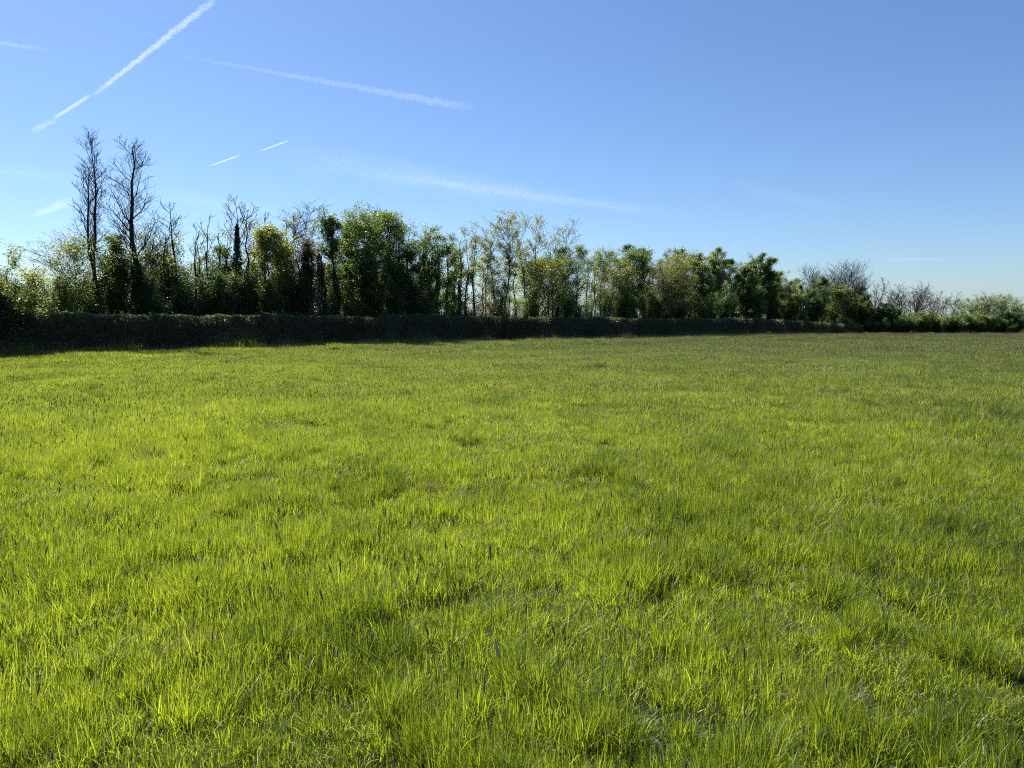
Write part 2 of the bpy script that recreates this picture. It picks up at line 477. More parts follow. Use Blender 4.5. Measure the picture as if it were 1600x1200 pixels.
    X.append(wx[k]); Y.append(wy[k]); I.append(NA + NB + NC_ + ND + rng.integers(0, NE, k.sum())); S.append(rng.uniform(.6, 1.2, k.sum())); SZ.append(np.ones(k.sum()))
    hx = []; hy = []
    for (a, b) in zip(HEDGE_LINE[:-1], HEDGE_LINE[1:]):
        L_ = np.linalg.norm(b - a); u = (b - a) / L_; nn = int(L_ * 5)
        tt_ = rng.uniform(0, L_, nn); ww_ = .78 + np.abs(rng.normal(0, .30, nn))
        hx.append(a[0] + u[0] * tt_ + u[1] * ww_); hy.append(a[1] + u[1] * tt_ - u[0] * ww_)
    hx = np.concatenate(hx); hy = np.concatenate(hy); k = vnoise(hx * .8, hy * .8, 23) > .30; hx = hx[k]; hy = hy[k]
    X.append(hx); Y.append(hy); I.append(NA + NB + NC_ + ND + NE + rng.integers(0, NF, len(hx))); S.append(rng.uniform(.8, 1.3, len(hx))); SZ.append(rng.uniform(.5, 1.25, len(hx)))
    X = np.concatenate(X); Y = np.concatenate(Y); I = np.concatenate(I); S = np.concatenate(S); SZ = np.concatenate(SZ)
    n = len(X)
    me = bpy.data.meshes.new('meadow_grass')
    me.vertices.add(n)
    me.vertices.foreach_set('co', np.stack([X, Y, gz(X, Y)], -1).astype(np.float32).ravel())
    a = me.attributes.new('pick', 'INT', 'POINT'); a.data.foreach_set('value', I.astype(np.int32))
    rot = np.stack([rng.normal(0, .05, n), rng.normal(0, .05, n), rng.uniform(0, 2 * math.pi, n)], -1)
    a = me.attributes.new('rot', 'FLOAT_VECTOR', 'POINT'); a.data.foreach_set('vector', rot.astype(np.float32).ravel())
    a = me.attributes.new('scl', 'FLOAT_VECTOR', 'POINT'); a.data.foreach_set('vector', np.stack([S, S, S * SZ], -1).astype(np.float32).ravel())
    me.update()
    ob = bpy.data.objects.new('meadow_grass', me); COL.objects.link(ob)
    ob['kind'] = 'stuff'; ob['label'] = 'long bright green meadow grass covering the whole field'; ob['category'] = 'grass'
    ng = bpy.data.node_groups.new('scatter_grass', 'GeometryNodeTree')
    ng.interface.new_socket('Geometry', in_out='INPUT', socket_type='NodeSocketGeometry')
    ng.interface.new_socket('Geometry', in_out='OUTPUT', socket_type='NodeSocketGeometry')
    N = ng.nodes; L = ng.links
    gi = N.new('NodeGroupInput'); go = N.new('NodeGroupOutput')
    ci = N.new('GeometryNodeCollectionInfo'); ci.inputs['Collection'].default_value = src
    ci.inputs['Separate Children'].default_value = True; ci.inputs['Reset Children'].default_value = True
    ip = N.new('GeometryNodeInstanceOnPoints'); ip.inputs['Pick Instance'].default_value = True
    def named(nm, ty):
        q = N.new('GeometryNodeInputNamedAttribute'); q.data_type = ty; q.inputs['Name'].default_value = nm
        return next(o for o in q.outputs if o.enabled and o.name == 'Attribute')
    L.new(gi.outputs[0], ip.inputs['Points']); L.new(ci.outputs[0], ip.inputs['Instance'])
    L.new(named('pick', 'INT'), ip.inputs['Instance Index'])
    e2r = N.new('FunctionNodeEulerToRotation'); L.new(named('rot', 'FLOAT_VECTOR'), e2r.inputs[0])
    L.new(e2r.outputs[0], ip.inputs['Rotation']); L.new(named('scl', 'FLOAT_VECTOR'), ip.inputs['Scale'])
    L.new(ip.outputs[0], go.inputs[0])
    md = ob.modifiers.new('scatter', 'NODES'); md.node_group = ng
    print('grass instances', n)
meadow()

# ------------------------------------------------------------------ the trimmed hedge
def hedge():
    rng = np.random.default_rng(21)
    b = row_at(1352, 0.0)
    ext = (HEDGE_LINE[2] - HEDGE_LINE[1]) / np.linalg.norm(HEDGE_LINE[2] - HEDGE_LINE[1])
    a = HEDGE_LINE[1] - ext * 17.0
    A, B = HEDGE_LINE[1], HEDGE_LINE[2]
    u = (B - A) / np.linalg.norm(B - A); nrm = np.array([u[1], -u[0]])   # nrm points at the field
    L = float(np.linalg.norm(b - a)); ang = math.atan2(u[1], u[0])
    root = empty('hedge', (a[0], a[1], 0)); root.rotation_euler = (0, 0, ang)
    tag(root, 'long dark green trimmed hedge with a flat top along the far side of the field', 'hedge')
    def top(s):      # height of the flat-cut top over the ground, by distance along
        return 1.52 + .14 * (vnoise(s * .35, s * 0, 2) - .5) + .16 * (vnoise(s * 1.3, s * 0, 6) - .5) - .10 * np.clip((s - 90) / 15, 0, 1) ** 2
    def groundz(s, w):
        x = a[0] + u[0] * s + nrm[0] * w; y = a[1] + u[1] * s + nrm[1] * w
        return gz(x, y)
    def bump(s, z): return .34 * (vnoise(s * .9, z * 1.3 + 7, 3) - .5) + .12 * (vnoise(s * 3.1, z * 3 + 3, 9) - .5)
    g = Geo()
    def place(s, w, z, size, v):   # local frame: x along, -y towards the field
        P = np.stack([s, -w, z + groundz(s, w)], -1)
        leaves(g, rng, P, size, v, flat=.25)
    n = 125000
    s = L * rng.uniform(0, 1, n) ** 1.1; h = top(s); z = rng.uniform(0.05, 1, n) * h
    w = .62 + bump(s, z) - .10 * (z / h) ** 4 - np.abs(rng.normal(0, .07, n))
    vv = .45 + .5 * (vnoise(s * .5, z * .8, 12) - .5) + rng.uniform(-.35, .35, n)
    place(s, w, z, .055, vv)
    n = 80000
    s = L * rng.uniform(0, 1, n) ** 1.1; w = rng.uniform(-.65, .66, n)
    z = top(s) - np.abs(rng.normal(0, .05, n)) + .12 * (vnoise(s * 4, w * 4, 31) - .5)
    place(s, w, z, .050, .55 + rng.uniform(-.35, .4, n))  # lit top put into the colour: lighter leaf tone than the face
    n = 16000
    s = L * rng.uniform(0, 1, n); z = rng.uniform(.05, 1, n) * top(s)
    place(s, -.62 - bump(s, z), z, .06, rng.uniform(.1, .8, n))
    # shoots that have grown out since the last cut, in loose patches
    m = 1500
    s = L * rng.uniform(0, 1, m) ** 1.2; s = s[vnoise(s * .6, s * 0, 77) > .42]; m = len(s)
    w = rng.uniform(-.6, .62, m); zt = top(s) + rng.uniform(.03, .22, m) * (.4 + vnoise(s * .8, s * 0, 41))
    for q_ in range(9):
        f_ = q_ / 8.0
        place(s + rng.normal(0, .035, m), w + rng.normal(0, .035, m), top(s) * (1 - f_) + zt * f_, .06, rng.uniform(.5, 1, m))
    # leaf clusters on its foot and face, brighter green painted in as highlights
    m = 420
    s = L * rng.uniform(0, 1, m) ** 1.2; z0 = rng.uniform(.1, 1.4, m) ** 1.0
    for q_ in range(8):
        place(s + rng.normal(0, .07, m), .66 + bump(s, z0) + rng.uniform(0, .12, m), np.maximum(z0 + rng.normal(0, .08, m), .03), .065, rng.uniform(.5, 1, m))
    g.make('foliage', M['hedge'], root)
    # closed core added inside the hedge to block light, unseen behind the leaves
    c = Geo()
    ns = 180; ss = np.linspace(0, L, ns)
    prof = np.array([[.30, 0.0], [.50, .45], [.52, .80], [.40, .90], [0, .93], [-.40, .9], [-.52, .8], [-.5, .4], [-.3, 0.0]])
    ring = []
    for w_, z_ in prof:
        zz = z_ * top(ss)
        ww = w_ + (bump(ss, zz) * .8 - .05) * np.sign(w_ + 1e-6) * (abs(w_) > .1)
        ring.append(np.stack([ss, -ww, zz + groundz(ss, ww) - (z_ == 0) * .05], -1))
    V = np.stack(ring, 1); i = np.arange(V.shape[0] * V.shape[1]).reshape(V.shape[:2])
    Q = np.stack([i[:-1, :-1], i[1:, :-1], i[1:, 1:], i[:-1, 1:]], -1)
    c.add(V, Q)
    # woody stems at the foot
    m = 900
    s = rng.uniform(0, L, m); w = rng.uniform(.3, .58, m); p0 = np.stack([s, -w, groundz(s, w)], -1)
    p1 = p0 + np.stack([rng.normal(0, .2, m), rng.normal(0, .06, m), rng.uniform(.5, 1.2, m)], -1)
    P = np.stack([p0, (p0 + p1) / 2 + rng.normal(0, .03, (m, 3)), p1], 1)
    tubes(c, P, np.tile([.013, .010, .005], (m, 1)) * rng.uniform(.6, 1.4, (m, 1)), 3)
    c.make('branches', M['bark'], root)  # woody stems, joined with the added light-blocking core
hedge()

# ------------------------------------------------------------------ trees
def level(rng, P, R, count, t0, t1, Lf, ang, up, wander, nseg, rr, taper=.25):
    """grow count children from every parent polyline; returns polylines, radii"""
    Mn, n, _ = P.shape
    pi = np.repeat(np.arange(Mn), count); N = len(pi)
    st = (np.tile(np.arange(count), Mn) + rng.uniform(0, 1, N)) / count
    t = t0 + (t1 - t0) * st
    f = t * (n - 1); i0 = np.minimum(f.astype(int), n - 2); fr = (f - i0)[:, None]
    S = P[pi, i0] * (1 - fr) + P[pi, i0 + 1] * fr
    T = norm(P[pi, i0 + 1] - P[pi, i0])
    pr = R[pi, i0] * (1 - fr[:, 0]) + R[pi, i0 + 1] * fr[:, 0]
    if count > 4:   # golden-angle spread round the stem
        az = np.tile(np.arange(count) * 2.399, Mn) + rng.normal(0, .5, N)
        side = np.stack([np.cos(az), np.sin(az), np.zeros(N)], -1)
    else:
        side = rng.normal(size=(N, 3))
    side = norm(side - (side * T).sum(-1, keepdims=True) * T)
    a = (ang * rng.uniform(.75, 1.25, N))[:, None]
    D = norm(T * np.cos(a) + side * np.sin(a))
    L = Lf(t, pi, N)
    Q = np.zeros((N, nseg, 3)); Q[:, 0] = S
    st_ = (L / (nseg - 1))[:, None]
    for k in range(1, nseg):
        D = norm(D + np.array([0, 0, up / nseg * 2]) + rng.normal(0, wander, (N, 3)))
        Q[:, k] = Q[:, k - 1] + D * st_
    r0 = np.minimum(pr * .75, L * rr)
    RR = r0[:, None] * np.linspace(1, taper, nseg)[None]
    return Q, RR, L

PROF = {
    'col': lambda t: .75 + .35 * np.sin(math.pi * t) - .35 * t,
    'vase': lambda t: .35 + .85 * t,
    'round': lambda t: np.sqrt(np.maximum(1.02 - (2 * t - 1) ** 2, .08)) * 1.05,
    'fan': lambda t: 1.1 - .55 * t,
    'top': lambda t: .5 + .9 * t - .5 * t ** 3,
    'cone': lambda t: 1.15 - .85 * t,
}
TREE_MAT = {'dark': 'dark', 'mid': 'mid', 'bright': 'bright', 'olive': 'olive', 'rust': 'rust'}
ROW_GROUP = 'trees in the hedgerow behind the trimmed hedge'
BUSH_GROUP = 'bushes growing under the hedgerow trees'

def grow_tree(name, px, top, R, label, off=2.0, seed=0, trunks=1, spread=.25, lean=0.0, prof='col', b0=.3, nb=15, n2=5, n3=3, ang=.8, up=.5,
              leaf=None, ll=(.3, 1.0), dens=26, ls=.085, clump=.12, ivy=0.0, ivr=.28, ivmat='ivy', bark='bark', tr=None, wander=.13, twr=.010, cat='tree',
              leafkeep=1.0, group=ROW_GROUP, trim=None, n4=0):
    rng = np.random.default_rng(seed * 7919 + int(px) + 1000)
    q = row_at(px, off)
    base = np.array([q[0], q[1], float(gz(q[0], q[1])) - .03])
    H = at(px, top, q[1])[2] - base[2]
    Rm = (1.22 if leaf and dens > 12 else 1.15) * R * q[1] / F          # R is about the half width in photo pixels
    tr = tr or .011 * H + .02
    if leaf and dens > 12:
        nb = int(nb * 1.5); n3 += 1; ang *= .8; up = max(up, .7); ls *= .82; dens *= 1.25
    ns = 12
    tz = np.linspace(0, 1, ns)
    TP = np.zeros((trunks, ns, 3))
    for k in range(trunks):
        a = 2 * math.pi * k / max(trunks, 1) + rng.uniform(0, 1)
        dv = np.array([math.cos(a), math.sin(a) * .7]) * (spread * H if trunks > 1 else 0)
        wob = np.cumsum(rng.normal(0, .0065 * H, (ns, 2)), 0); wob -= wob[0]
        hk = 1.0 if k == 0 else rng.uniform(.78, .98)
        shp = tz ** .8 if prof != 'fan' else tz ** .9
        TP[k, :, 0] = dv[0] * shp + wob[:, 0] + lean * H * tz * (1.0 - .2 * tz)
        TP[k, :, 1] = dv[1] * shp + wob[:, 1]
        TP[k, :, 2] = tz * H * hk * .97
    TR = np.tile(tr * (1 - .93 * tz ** 1.1) * np.where(tz == 0, 1.25, 1), (trunks, 1)) * (1.0 if trunks == 1 else .72)
    TR = np.maximum(TR, .008)
    pf = PROF[prof]
    P1, R1, L1 = level(rng, TP, TR, nb, b0, .97, lambda t, pi, N: Rm * 1.15 * pf((t - b0) / (1 - b0)) * rng.uniform(.65, 1.15, N) + .15, ang, up, wander, 6, .022)
    P2, R2, L2 = level(rng, P1, R1, n2, .18, .98, lambda t, pi, N: L1[pi] * rng.uniform(.35, .6, N) * (1.15 - .5 * t), .75, up * .7, wander * 1.2, 5, .022)
    P3, R3, L3 = level(rng, P2, R2, n3, .15, .98, lambda t, pi, N: L2[pi] * rng.uniform(.4, .7, N) + .05, .7, up * .5, wander * 1.2, 4, .022, .4)
    R1 = np.maximum(R1, twr * 1.0); R2 = np.maximum(R2, twr * .62); R3 = np.maximum(R3, twr * .45)
    allz = np.concatenate([P1[:, -1, 2], P2[:, -1, 2], P3[:, -1, 2], TP[:, -1, 2]])
    kz = H / np.sort(allz)[-3:].mean()
    for A in (TP, P1, P2, P3): A[..., 2] *= kz
    # keep the spread asked for
    c = TP[:, :, 0].mean()
    hw = np.percentile(np.abs(np.concatenate([P3[:, -1, 0], P1[:, -1, 0]]) - lean * H * .7), 93 if leaf else 96)
    kx = float(np.clip(Rm / max(hw, .05), .45, 1.9))
    for A in (TP, P1, P2, P3):
        ln = lean * H * np.clip(A[..., 2] / H, 0, 1)
        A[..., 0] = (A[..., 0] - ln) * kx + ln; A[..., 1] *= kx
    root = empty(name, base)
    tag(root, label, cat, group)
    g = Geo(); tubes(g, TP, TR, 7); tubes(g, P1, R1, 4)
    g.make('trunk', M[bark], root, smooth=True)
    g = Geo(); tubes(g, P2, R2, 3); tubes(g, P3, R3, 3)
    if n4:
        P4, R4, L4 = level(rng, P3, R3, n4, .1, .95, lambda t, pi, N: L3[pi] * rng.uniform(.4, .7, N) + .04, .6, up * .4, wander, 3, .02, .5)
        tubes(g, P4, np.maximum(R4, twr * .4), 3)
    g.make('branches', M[bark], root)
    if leaf:
        T = np.concatenate([P3.reshape(-1, 3)[:0]] + [P3[:, 1:].reshape(-1, 3), P2[:, 2:].reshape(-1, 3)])
        zf = T[:, 2] / H
        lump = vnoise(T[:, 0] * 2.7 + 50 + T[:, 1] * 1.1, T[:, 2] * 2.7 + T[:, 1] * 1.7 + 50, seed + 3)
        keep = (zf > ll[0]) & (zf < ll[1]) & (rng.uniform(0, 1, len(T)) < leafkeep) & (lump > .40)
        T = T[keep]
        want = int(dens * H * Rm * 2 * 29)
        pick = rng.integers(0, len(T), want)
        P = T[pick] + rng.normal(0, clump, (want, 3)) * np.array([1, 1, .8])
        tone = vnoise(T[:, 0] * 2.1 + 9, T[:, 2] * 2.1 + 9, 5)[pick]
        g = Geo(); leaves(g, rng, P, ls, .25 + .5 * tone + rng.uniform(-.25, .25, want))
        g.make('crown', M[leaf], root)
    if ivy > 0:
        n = int(3900 * ivy * H * (ivr / .28) / 3)
        k = rng.integers(0, trunks, n) if trunks > 1 else np.zeros(n, int)
        t = rng.uniform(0, ivy, n)
        f = t * (ns - 1); i0 = np.minimum(f.astype(int), ns - 2); fr = (f - i0)[:, None]
        C = TP[k, i0] * (1 - fr) + TP[k, i0 + 1] * fr
        a = rng.uniform(0, 2 * math.pi, n)
        rad = ivr * (1.15 - .5 * t / ivy) * np.sqrt(np.maximum(1.02 - (t / ivy) ** 3, .02)) * (.30 + 1.35 * vnoise(a * 1.2 + k * 9, C[:, 2] * 1.9, seed)) * np.sqrt(rng.uniform(.25, 1.1, n))
        P = C + np.stack([np.cos(a) * rad, np.sin(a) * rad, rng.normal(0, .06, n)], -1)
        g = Geo(); leaves(g, rng, P, .075, rng.uniform(0, 1, n), flat=.1)
        g.make('ivy', M[ivmat], root)
    return root

def bush(px, top, R, label, off=1.6, seed=0, mat='dark', bot=.05, n=None, ls=.075, name='bush', hollow=.45, dense=1.0, group=BUSH_GROUP, mat2=None):
    rng = np.random.default_rng(seed * 104729 + int(px) + 77)
    ls *= .85; dense *= 1.3
    q = row_at(px, off)
    base = np.array([q[0], q[1], float(gz(q[0], q[1])) - .03])
    H = at(px, top, q[1])[2] - base[2]
    W = (1.3 if px < 1340 else 1.75) * R * q[1] / F
    root = empty(name, base); tag(root, label, 'bush', group)
    # stems
    ns = int(8 + W * 5)
    a = rng.uniform(0, 2 * math.pi, ns); e = np.sqrt(rng.uniform(0, 1, ns)) * W * .8
    tip = np.stack([np.cos(a) * e, np.sin(a) * e * .9, H * rng.uniform(.6, .92, ns) * np.sqrt(np.maximum(1 - (e / W) ** 2 * .6, .1))], -1)
    st = np.stack([np.cos(a) * .12, np.sin(a) * .12, np.zeros(ns)], -1)
    t = np.linspace(0, 1, 7)[None, :, None]
    P1 = st[:, None] * (1 - t) + tip[:, None] * t ** np.array([1.3, 1.3, .85]) + rng.normal(0, .04, (ns, 7, 3)) * t
    R1 = np.tile(np.linspace(.03, .008, 7), (ns, 1))
    P2, R2, L2 = level(rng, P1, R1, 7, .25, .98, lambda t_, pi, N: rng.uniform(.25, .6, N) * (.4 + .35 * W), .9, .5, .2, 4, .025)
    P3, R3, L3 = level(rng, P2, R2, 4, .2, .98, lambda t_, pi, N: rng.uniform(.15, .4, N), .8, .4, .2, 3, .02)
    R2 = np.maximum(R2, .006); R3 = np.maximum(R3, .004)
    kz = H / np.sort(P3[:, -1, 2])[-4:].mean()
    for A in (P1, P2, P3): A[..., 2] *= kz
    g = Geo(); tubes(g, P1, R1, 4); tubes(g, P2, R2, 3); tubes(g, P3, R3, 3)
    g.make('stems', M['bark'], root)
    T = np.concatenate([P3[:, 1:].reshape(-1, 3), P2[:, 1:].reshape(-1, 3)])
    T = T[T[:, 2] > bot * H]
    lump = vnoise(T[:, 0] * 1.8 + 40, T[:, 2] * 1.8 + T[:, 1] + 40, seed)
    T = T[lump > .30]
    want = n or int(2300 * dense * H * W)
    pick = rng.integers(0, len(T), want)
    P = T[pick] + rng.normal(0, .11, (want, 3)); P[:, 2] = np.maximum(P[:, 2], .02)
    tone = vnoise(T[:, 0] * 1.5 + 5, T[:, 2] * 1.5 + 5, 8)[pick]
    v = .2 + .6 * tone + rng.uniform(-.25, .25, want)
    g = Geo()
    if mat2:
        up_ = (P[:, 2] / H + rng.normal(0, .12, want)) > .62  # backlit tops painted in: upper leaves take the brighter second material
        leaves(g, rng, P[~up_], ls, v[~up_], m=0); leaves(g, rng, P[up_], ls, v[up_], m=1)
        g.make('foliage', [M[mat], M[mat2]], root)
    else:
        leaves(g, rng, P, ls, v); g.make('foliage', M[mat], root)
    return root

T = grow_tree
# left end
T('bare_tree', -8, 335, 20, 'thin crooked bare tree at the left edge above the big dark bush', off=2.6, seed=1, nb=6, n2=3, n3=2, b0=.5, ang=.5, lean=.02, twr=.014)
T('leafy_tree', 122, 358, 45, 'airy spreading tree with pale yellow-green leaves, left of the tall bare trees', off=2.2, seed=2, prof='round', b0=.45, nb=16, n2=6, n3=4, ang=.85, up=.4,
  leaf='bright', ll=(.42, 1), dens=15, ls=.07, clump=.09, lean=-.02, bark='bark', wander=.2)
T('bare_tree', 153, 203, 23, 'tallest bare tree on the left, with a narrow upright crown', off=2.8, seed=3, prof='col', trunks=2, spread=.012, b0=.42, nb=24, n2=5, n3=4, ang=.5, up=.8, tr=.15, twr=.011, wander=.09, bark='bark',
  ivy=.33, ivr=.4, ivmat='mid')
T('bare_tree', 208, 212, 40, 'big spreading bare tree with thick ivy at its foot, right of the tallest bare tree', off=2.4, seed=4, prof='cone', b0=.36, nb=34, n2=6, n3=4, ang=.72, up=.7, tr=.18, twr=.011, wander=.10, ivy=.45, ivr=.5)
T('bare_tree', 252, 318, 32, 'bare twiggy limb-like tree leaning right out of the ivy beside the big bare tree', off=2.0, seed=5, prof='vase', b0=.35, nb=18, n2=5, n3=4, ang=.6, up=.5, lean=.10, twr=.011, tr=.09, wander=.12)
T('bare_tree', 285, 316, 15, 'slim bare sapling over a small leafy top, first right of the big bare tree', off=2.4, seed=6, prof='col', b0=.55, nb=9, n2=3, n3=2, ang=.5, up=.6, twr=.013, ivy=.5, ivr=.2)
T('bare_tree', 303, 348, 10, 'short thin bare sapling between two taller saplings', off=2.0, seed=7, b0=.55, nb=8, n2=3, n3=2, ang=.5, up=.6, twr=.012)
T('bare_tree', 322, 334, 16, 'slim bare sapling with curved forks, second tall one right of the big bare tree', off=2.6, seed=8, prof='vase', b0=.5, nb=9, n2=3, n3=2, ang=.5, up=.6, twr=.013)
T('bare_tree', 347, 362, 12, 'faint bare sapling just left of the tall ivy-clad pole', off=3.0, seed=9, b0=.5, nb=9, n2=3, n3=2, ang=.55, up=.5, twr=.012)
T('ivy_tree', 369, 303, 27, 'tall bare-topped tree whose narrow trunk is wrapped high in dark ivy', off=1.9, seed=10, prof='fan', b0=.55, nb=11, n2=4, n3=3, ang=.6, up=.6, ivy=.86, ivr=.34, twr=.014)
T('bare_tree', 388, 316, 15, 'forked bare tree between the ivy-wrapped pole and the leafy pair', off=2.3, seed=11, prof='vase', b0=.5, nb=9, n2=4, n3=2, ang=.5, up=.6, ivy=.6, ivr=.24, twr=.014)
T('leafy_tree', 411, 350, 19, 'left one of two bright yellow-green leafy trees standing side by side', off=1.8, seed=12, prof='round', b0=.35, nb=15, leaf='bright', ll=(.35, 1), dens=26, ls=.11)
T('leafy_tree', 441, 357, 20, 'right one of two bright yellow-green leafy trees standing side by side', off=2.0, seed=13, prof='round', b0=.32, nb=15, leaf='bright', ll=(.32, 1), dens=26, ls=.11)
T('bare_tree', 423, 330, 12, 'thin bare twigs rising behind the two bright leafy trees', off=3.6, seed=14, b0=.5, nb=9, n2=3, n3=2, ang=.5, twr=.012, bark='bark_grey')
T('bare_tree', 466, 308, 27, 'fan-shaped bare grey tree with many fine upright branches', off=2.6, seed=15, prof='vase', trunks=3, spread=.06, b0=.4, nb=12, n2=5, n3=4, ang=.38, up=.7, bark='bark_grey', twr=.013, tr=.10)
T('ivy_tree', 486, 370, 13, 'leaning dark trunk smothered in brownish ivy to its tip', off=1.7, seed=16, b0=.6, nb=9, n2=3, n3=2, ivy=.97, ivr=.46, lean=-.03, leaf='rust', ll=(.6, 1), dens=22, tr=.12)
T('ivy_tree', 512, 390, 12, 'short dark ivy-smothered trunk leaning left, without a crown', off=1.8, seed=17, b0=.7, nb=6, n2=3, n3=2, ivy=.98, ivr=.42, lean=-.08, tr=.11)
T('bare_tree', 500, 355, 16, 'wispy bare sapling between the fan-shaped bare tree and the crooked-branched leafy tree', off=3.6, seed=18, b0=.45, nb=10, n2=4, n3=3, ang=.6, up=.4, bark='bark_grey', twr=.010)
T('leafy_tree', 532, 322, 17, 'sparse leafy tree with a crooked left branch on a dark ivy trunk', off=2.0, seed=19, prof='top', b0=.45, nb=14, leaf='mid', ll=(.45, 1), dens=20, ls=.11, ivy=.62, ivr=.26, lean=-.02)
T('leafy_tree', 569, 313, 27, 'tallest leafy tree in the middle of the row, dense and dark green', off=2.0, seed=20, prof='top', b0=.3, nb=20, n2=6, leaf='mid', ll=(.3, 1), dens=25, ls=.12, ivy=.6, ivr=.32)
T('leafy_tree', 606, 330, 20, 'tall pointed leafy tree immediately right of the tallest leafy tree', off=2.2, seed=21, prof='round', b0=.25, nb=20, n2=6, leaf='mid', ll=(.22, 1), dens=27, ls=.11, ivy=.55, ivr=.34)
T('bare_tree', 640, 350, 16, 'bare grey twigs above a dark leafy dip in the row', off=3.4, seed=22, prof='vase', b0=.5, nb=11, n2=4, n3=3, ang=.5, bark='bark_grey', twr=.010)
T('leafy_tree', 640, 385, 17, 'short dark leafy tree in the dip below bare grey twigs', off=2.0, seed=23, prof='round', b0=.2, nb=16, leaf='dark', ll=(.2, 1), dens=34, ls=.10, ivy=.7, ivr=.34)
T('leafy_tree', 671, 348, 20, 'narrow leafy tree with ragged top between the dark dip and the thin bare stems', off=2.0, seed=24, prof='top', b0=.3, nb=17, leaf='mid', ll=(.3, 1), dens=27, ls=.11, ivy=.5, ivr=.26)
T('leafy_tree', 696, 366, 13, 'slim tree with a small spiky ivy tip and few leaves', off=2.2, seed=25, prof='col', b0=.3, nb=13, n2=4, leaf='mid', ll=(.3, 1), dens=18, ls=.10, ivy=.35, ivr=.16)
T('bare_tree', 721, 350, 14, 'cluster of thin upright bare stems on a dark ivy trunk', off=2.0, seed=26, prof='vase', trunks=3, spread=.035, b0=.35, nb=10, n2=4, n3=3, ang=.4, up=.6, ivy=.68, ivr=.2, leaf='olive', ll=(.5, 1), dens=4, twr=.013)
T('bare_tree', 741, 352, 15, 'pale sapling with only a few yellowish leaves on upright twigs', off=2.8, seed=27, prof='vase', b0=.3, nb=13, n2=4, n3=3, ang=.45, bark='bark_pale', leaf='olive', ll=(.5, 1), dens=9, twr=.012)
T('bare_tree', 752, 408, 19, 'low branching bare sapling leaning right above the rusty bramble', off=2.0, seed=28, prof='vase', b0=.25, nb=12, n2=4, n3=3, ang=.6, bark='bark', leaf='olive', ll=(.4, 1), dens=6, lean=.08, twr=.012)
T('poplar_tree', 784, 328, 25, 'left one of three thin-leaved tall trees, with the yellowest and fullest top', off=2.4, seed=29, prof='vase', trunks=2, spread=.05, b0=.34, nb=15, n2=5, n3=4, ang=.42, up=.6, leaf='olive', ll=(.5, 1), dens=15, ls=.09, clump=.07, bark='bark_grey', twr=.012, ivy=.22, ivr=.3)
T('poplar_tree', 827, 331, 21, 'middle one of three thin-leaved tall trees', off=2.6, seed=30, prof='vase', trunks=2, spread=.05, b0=.36, nb=14, n2=5, n3=4, ang=.4, up=.6, leaf='olive', ll=(.5, 1), dens=9, ls=.08, clump=.07, bark='bark_pale', twr=.012)
T('poplar_tree', 868, 338, 23, 'right one of three thin-leaved tall trees, mostly bare pale twigs', off=2.6, seed=31, prof='vase', trunks=2, spread=.06, b0=.36, nb=14, n2=5, n3=4, ang=.45, up=.6, leaf='olive', ll=(.5, 1), dens=4, ls=.08, clump=.07, bark='bark_grey', twr=.012)
T('leafy_tree', 852, 398, 30, 'bright low leafy tree under the thin-leaved tall trees', off=1.7, seed=32, prof='round', trunks=2, spread=.1, b0=.15, nb=14, n2=6, leaf='bright', ll=(.1, 1), dens=24, ls=.10, ang=.9)
T('leafy_tree', 896, 379, 20, 'rounded dark leafy tree right of the thin-leaved trees, on grey stems', off=2.1, seed=33, prof='round', trunks=2, spread=.06, b0=.3, nb=14, leaf='mid', ll=(.3, 1), dens=20, ls=.10, bark='bark_grey')
T('bare_tree', 934, 386, 14, 'pale twiggy tree with almost no leaves beside a gap of sky', off=2.3, seed=34, prof='vase', trunks=2, spread=.06, b0=.3, nb=12, n2=5, n3=3, ang=.45, bark='bark_pale', leaf='olive', ll=(.4, 1), dens=6, twr=.013)
T('leafy_tree', 963, 387, 23, 'pale yellow-green twiggy tree left of a darker leafy crown', off=2.3, seed=35, prof='vase', trunks=2, spread=.08, b0=.3, nb=14, n2=5, n3=4, leaf='olive', ll=(.35, 1), dens=18, ls=.085, bark='bark_pale')
T('leafy_tree', 993, 388, 18, 'dark green leafy crown between the pale twiggy tree and the broad olive tree', off=2.0, seed=36, prof='round', b0=.25, nb=17, leaf='mid', ll=(.25, 1), dens=28, ls=.10, ivy=.4, ivr=.3)
T('bare_tree', 1012, 382, 12, 'bare grey twigs poking up left of the broad olive tree', off=3.4, seed=37, prof='vase', b0=.5, nb=12, n2=4, n3=3, ang=.5, bark='bark_grey', twr=.012)
T('leafy_tree', 1043, 388, 31, 'broad rounded olive-coloured tree with fine drooping twigs', off=2.2, seed=38, prof='round', trunks=3, spread=.12, b0=.22, nb=14, n2=6, n3=4, leaf='olive', ll=(.25, 1), dens=30, ls=.085, bark='bark_grey')
T('leafy_tree', 1068, 408, 14, 'bright green shoulder tree on the right of the broad olive tree', off=1.8, seed=39, prof='round', b0=.25, nb=14, leaf='bright', ll=(.3, 1), dens=24, ls=.10)
T('leafy_tree', 1101, 399, 17, 'green tree with a flat clumpy top and dark trunk right of the olive tree', off=2.1, seed=40, prof='top', b0=.35, nb=15, leaf='mid', ll=(.3, 1), dens=28, ls=.11, ivy=.5, ivr=.34)
T('bare_tree', 1131, 401, 15, 'brownish bare tree wedged between two green leafy trees', off=2.4, seed=41, prof='vase', b0=.4, nb=15, n2=5, n3=3, ang=.5, bark='bark_grey', ivy=.5, ivr=.35, twr=.014)
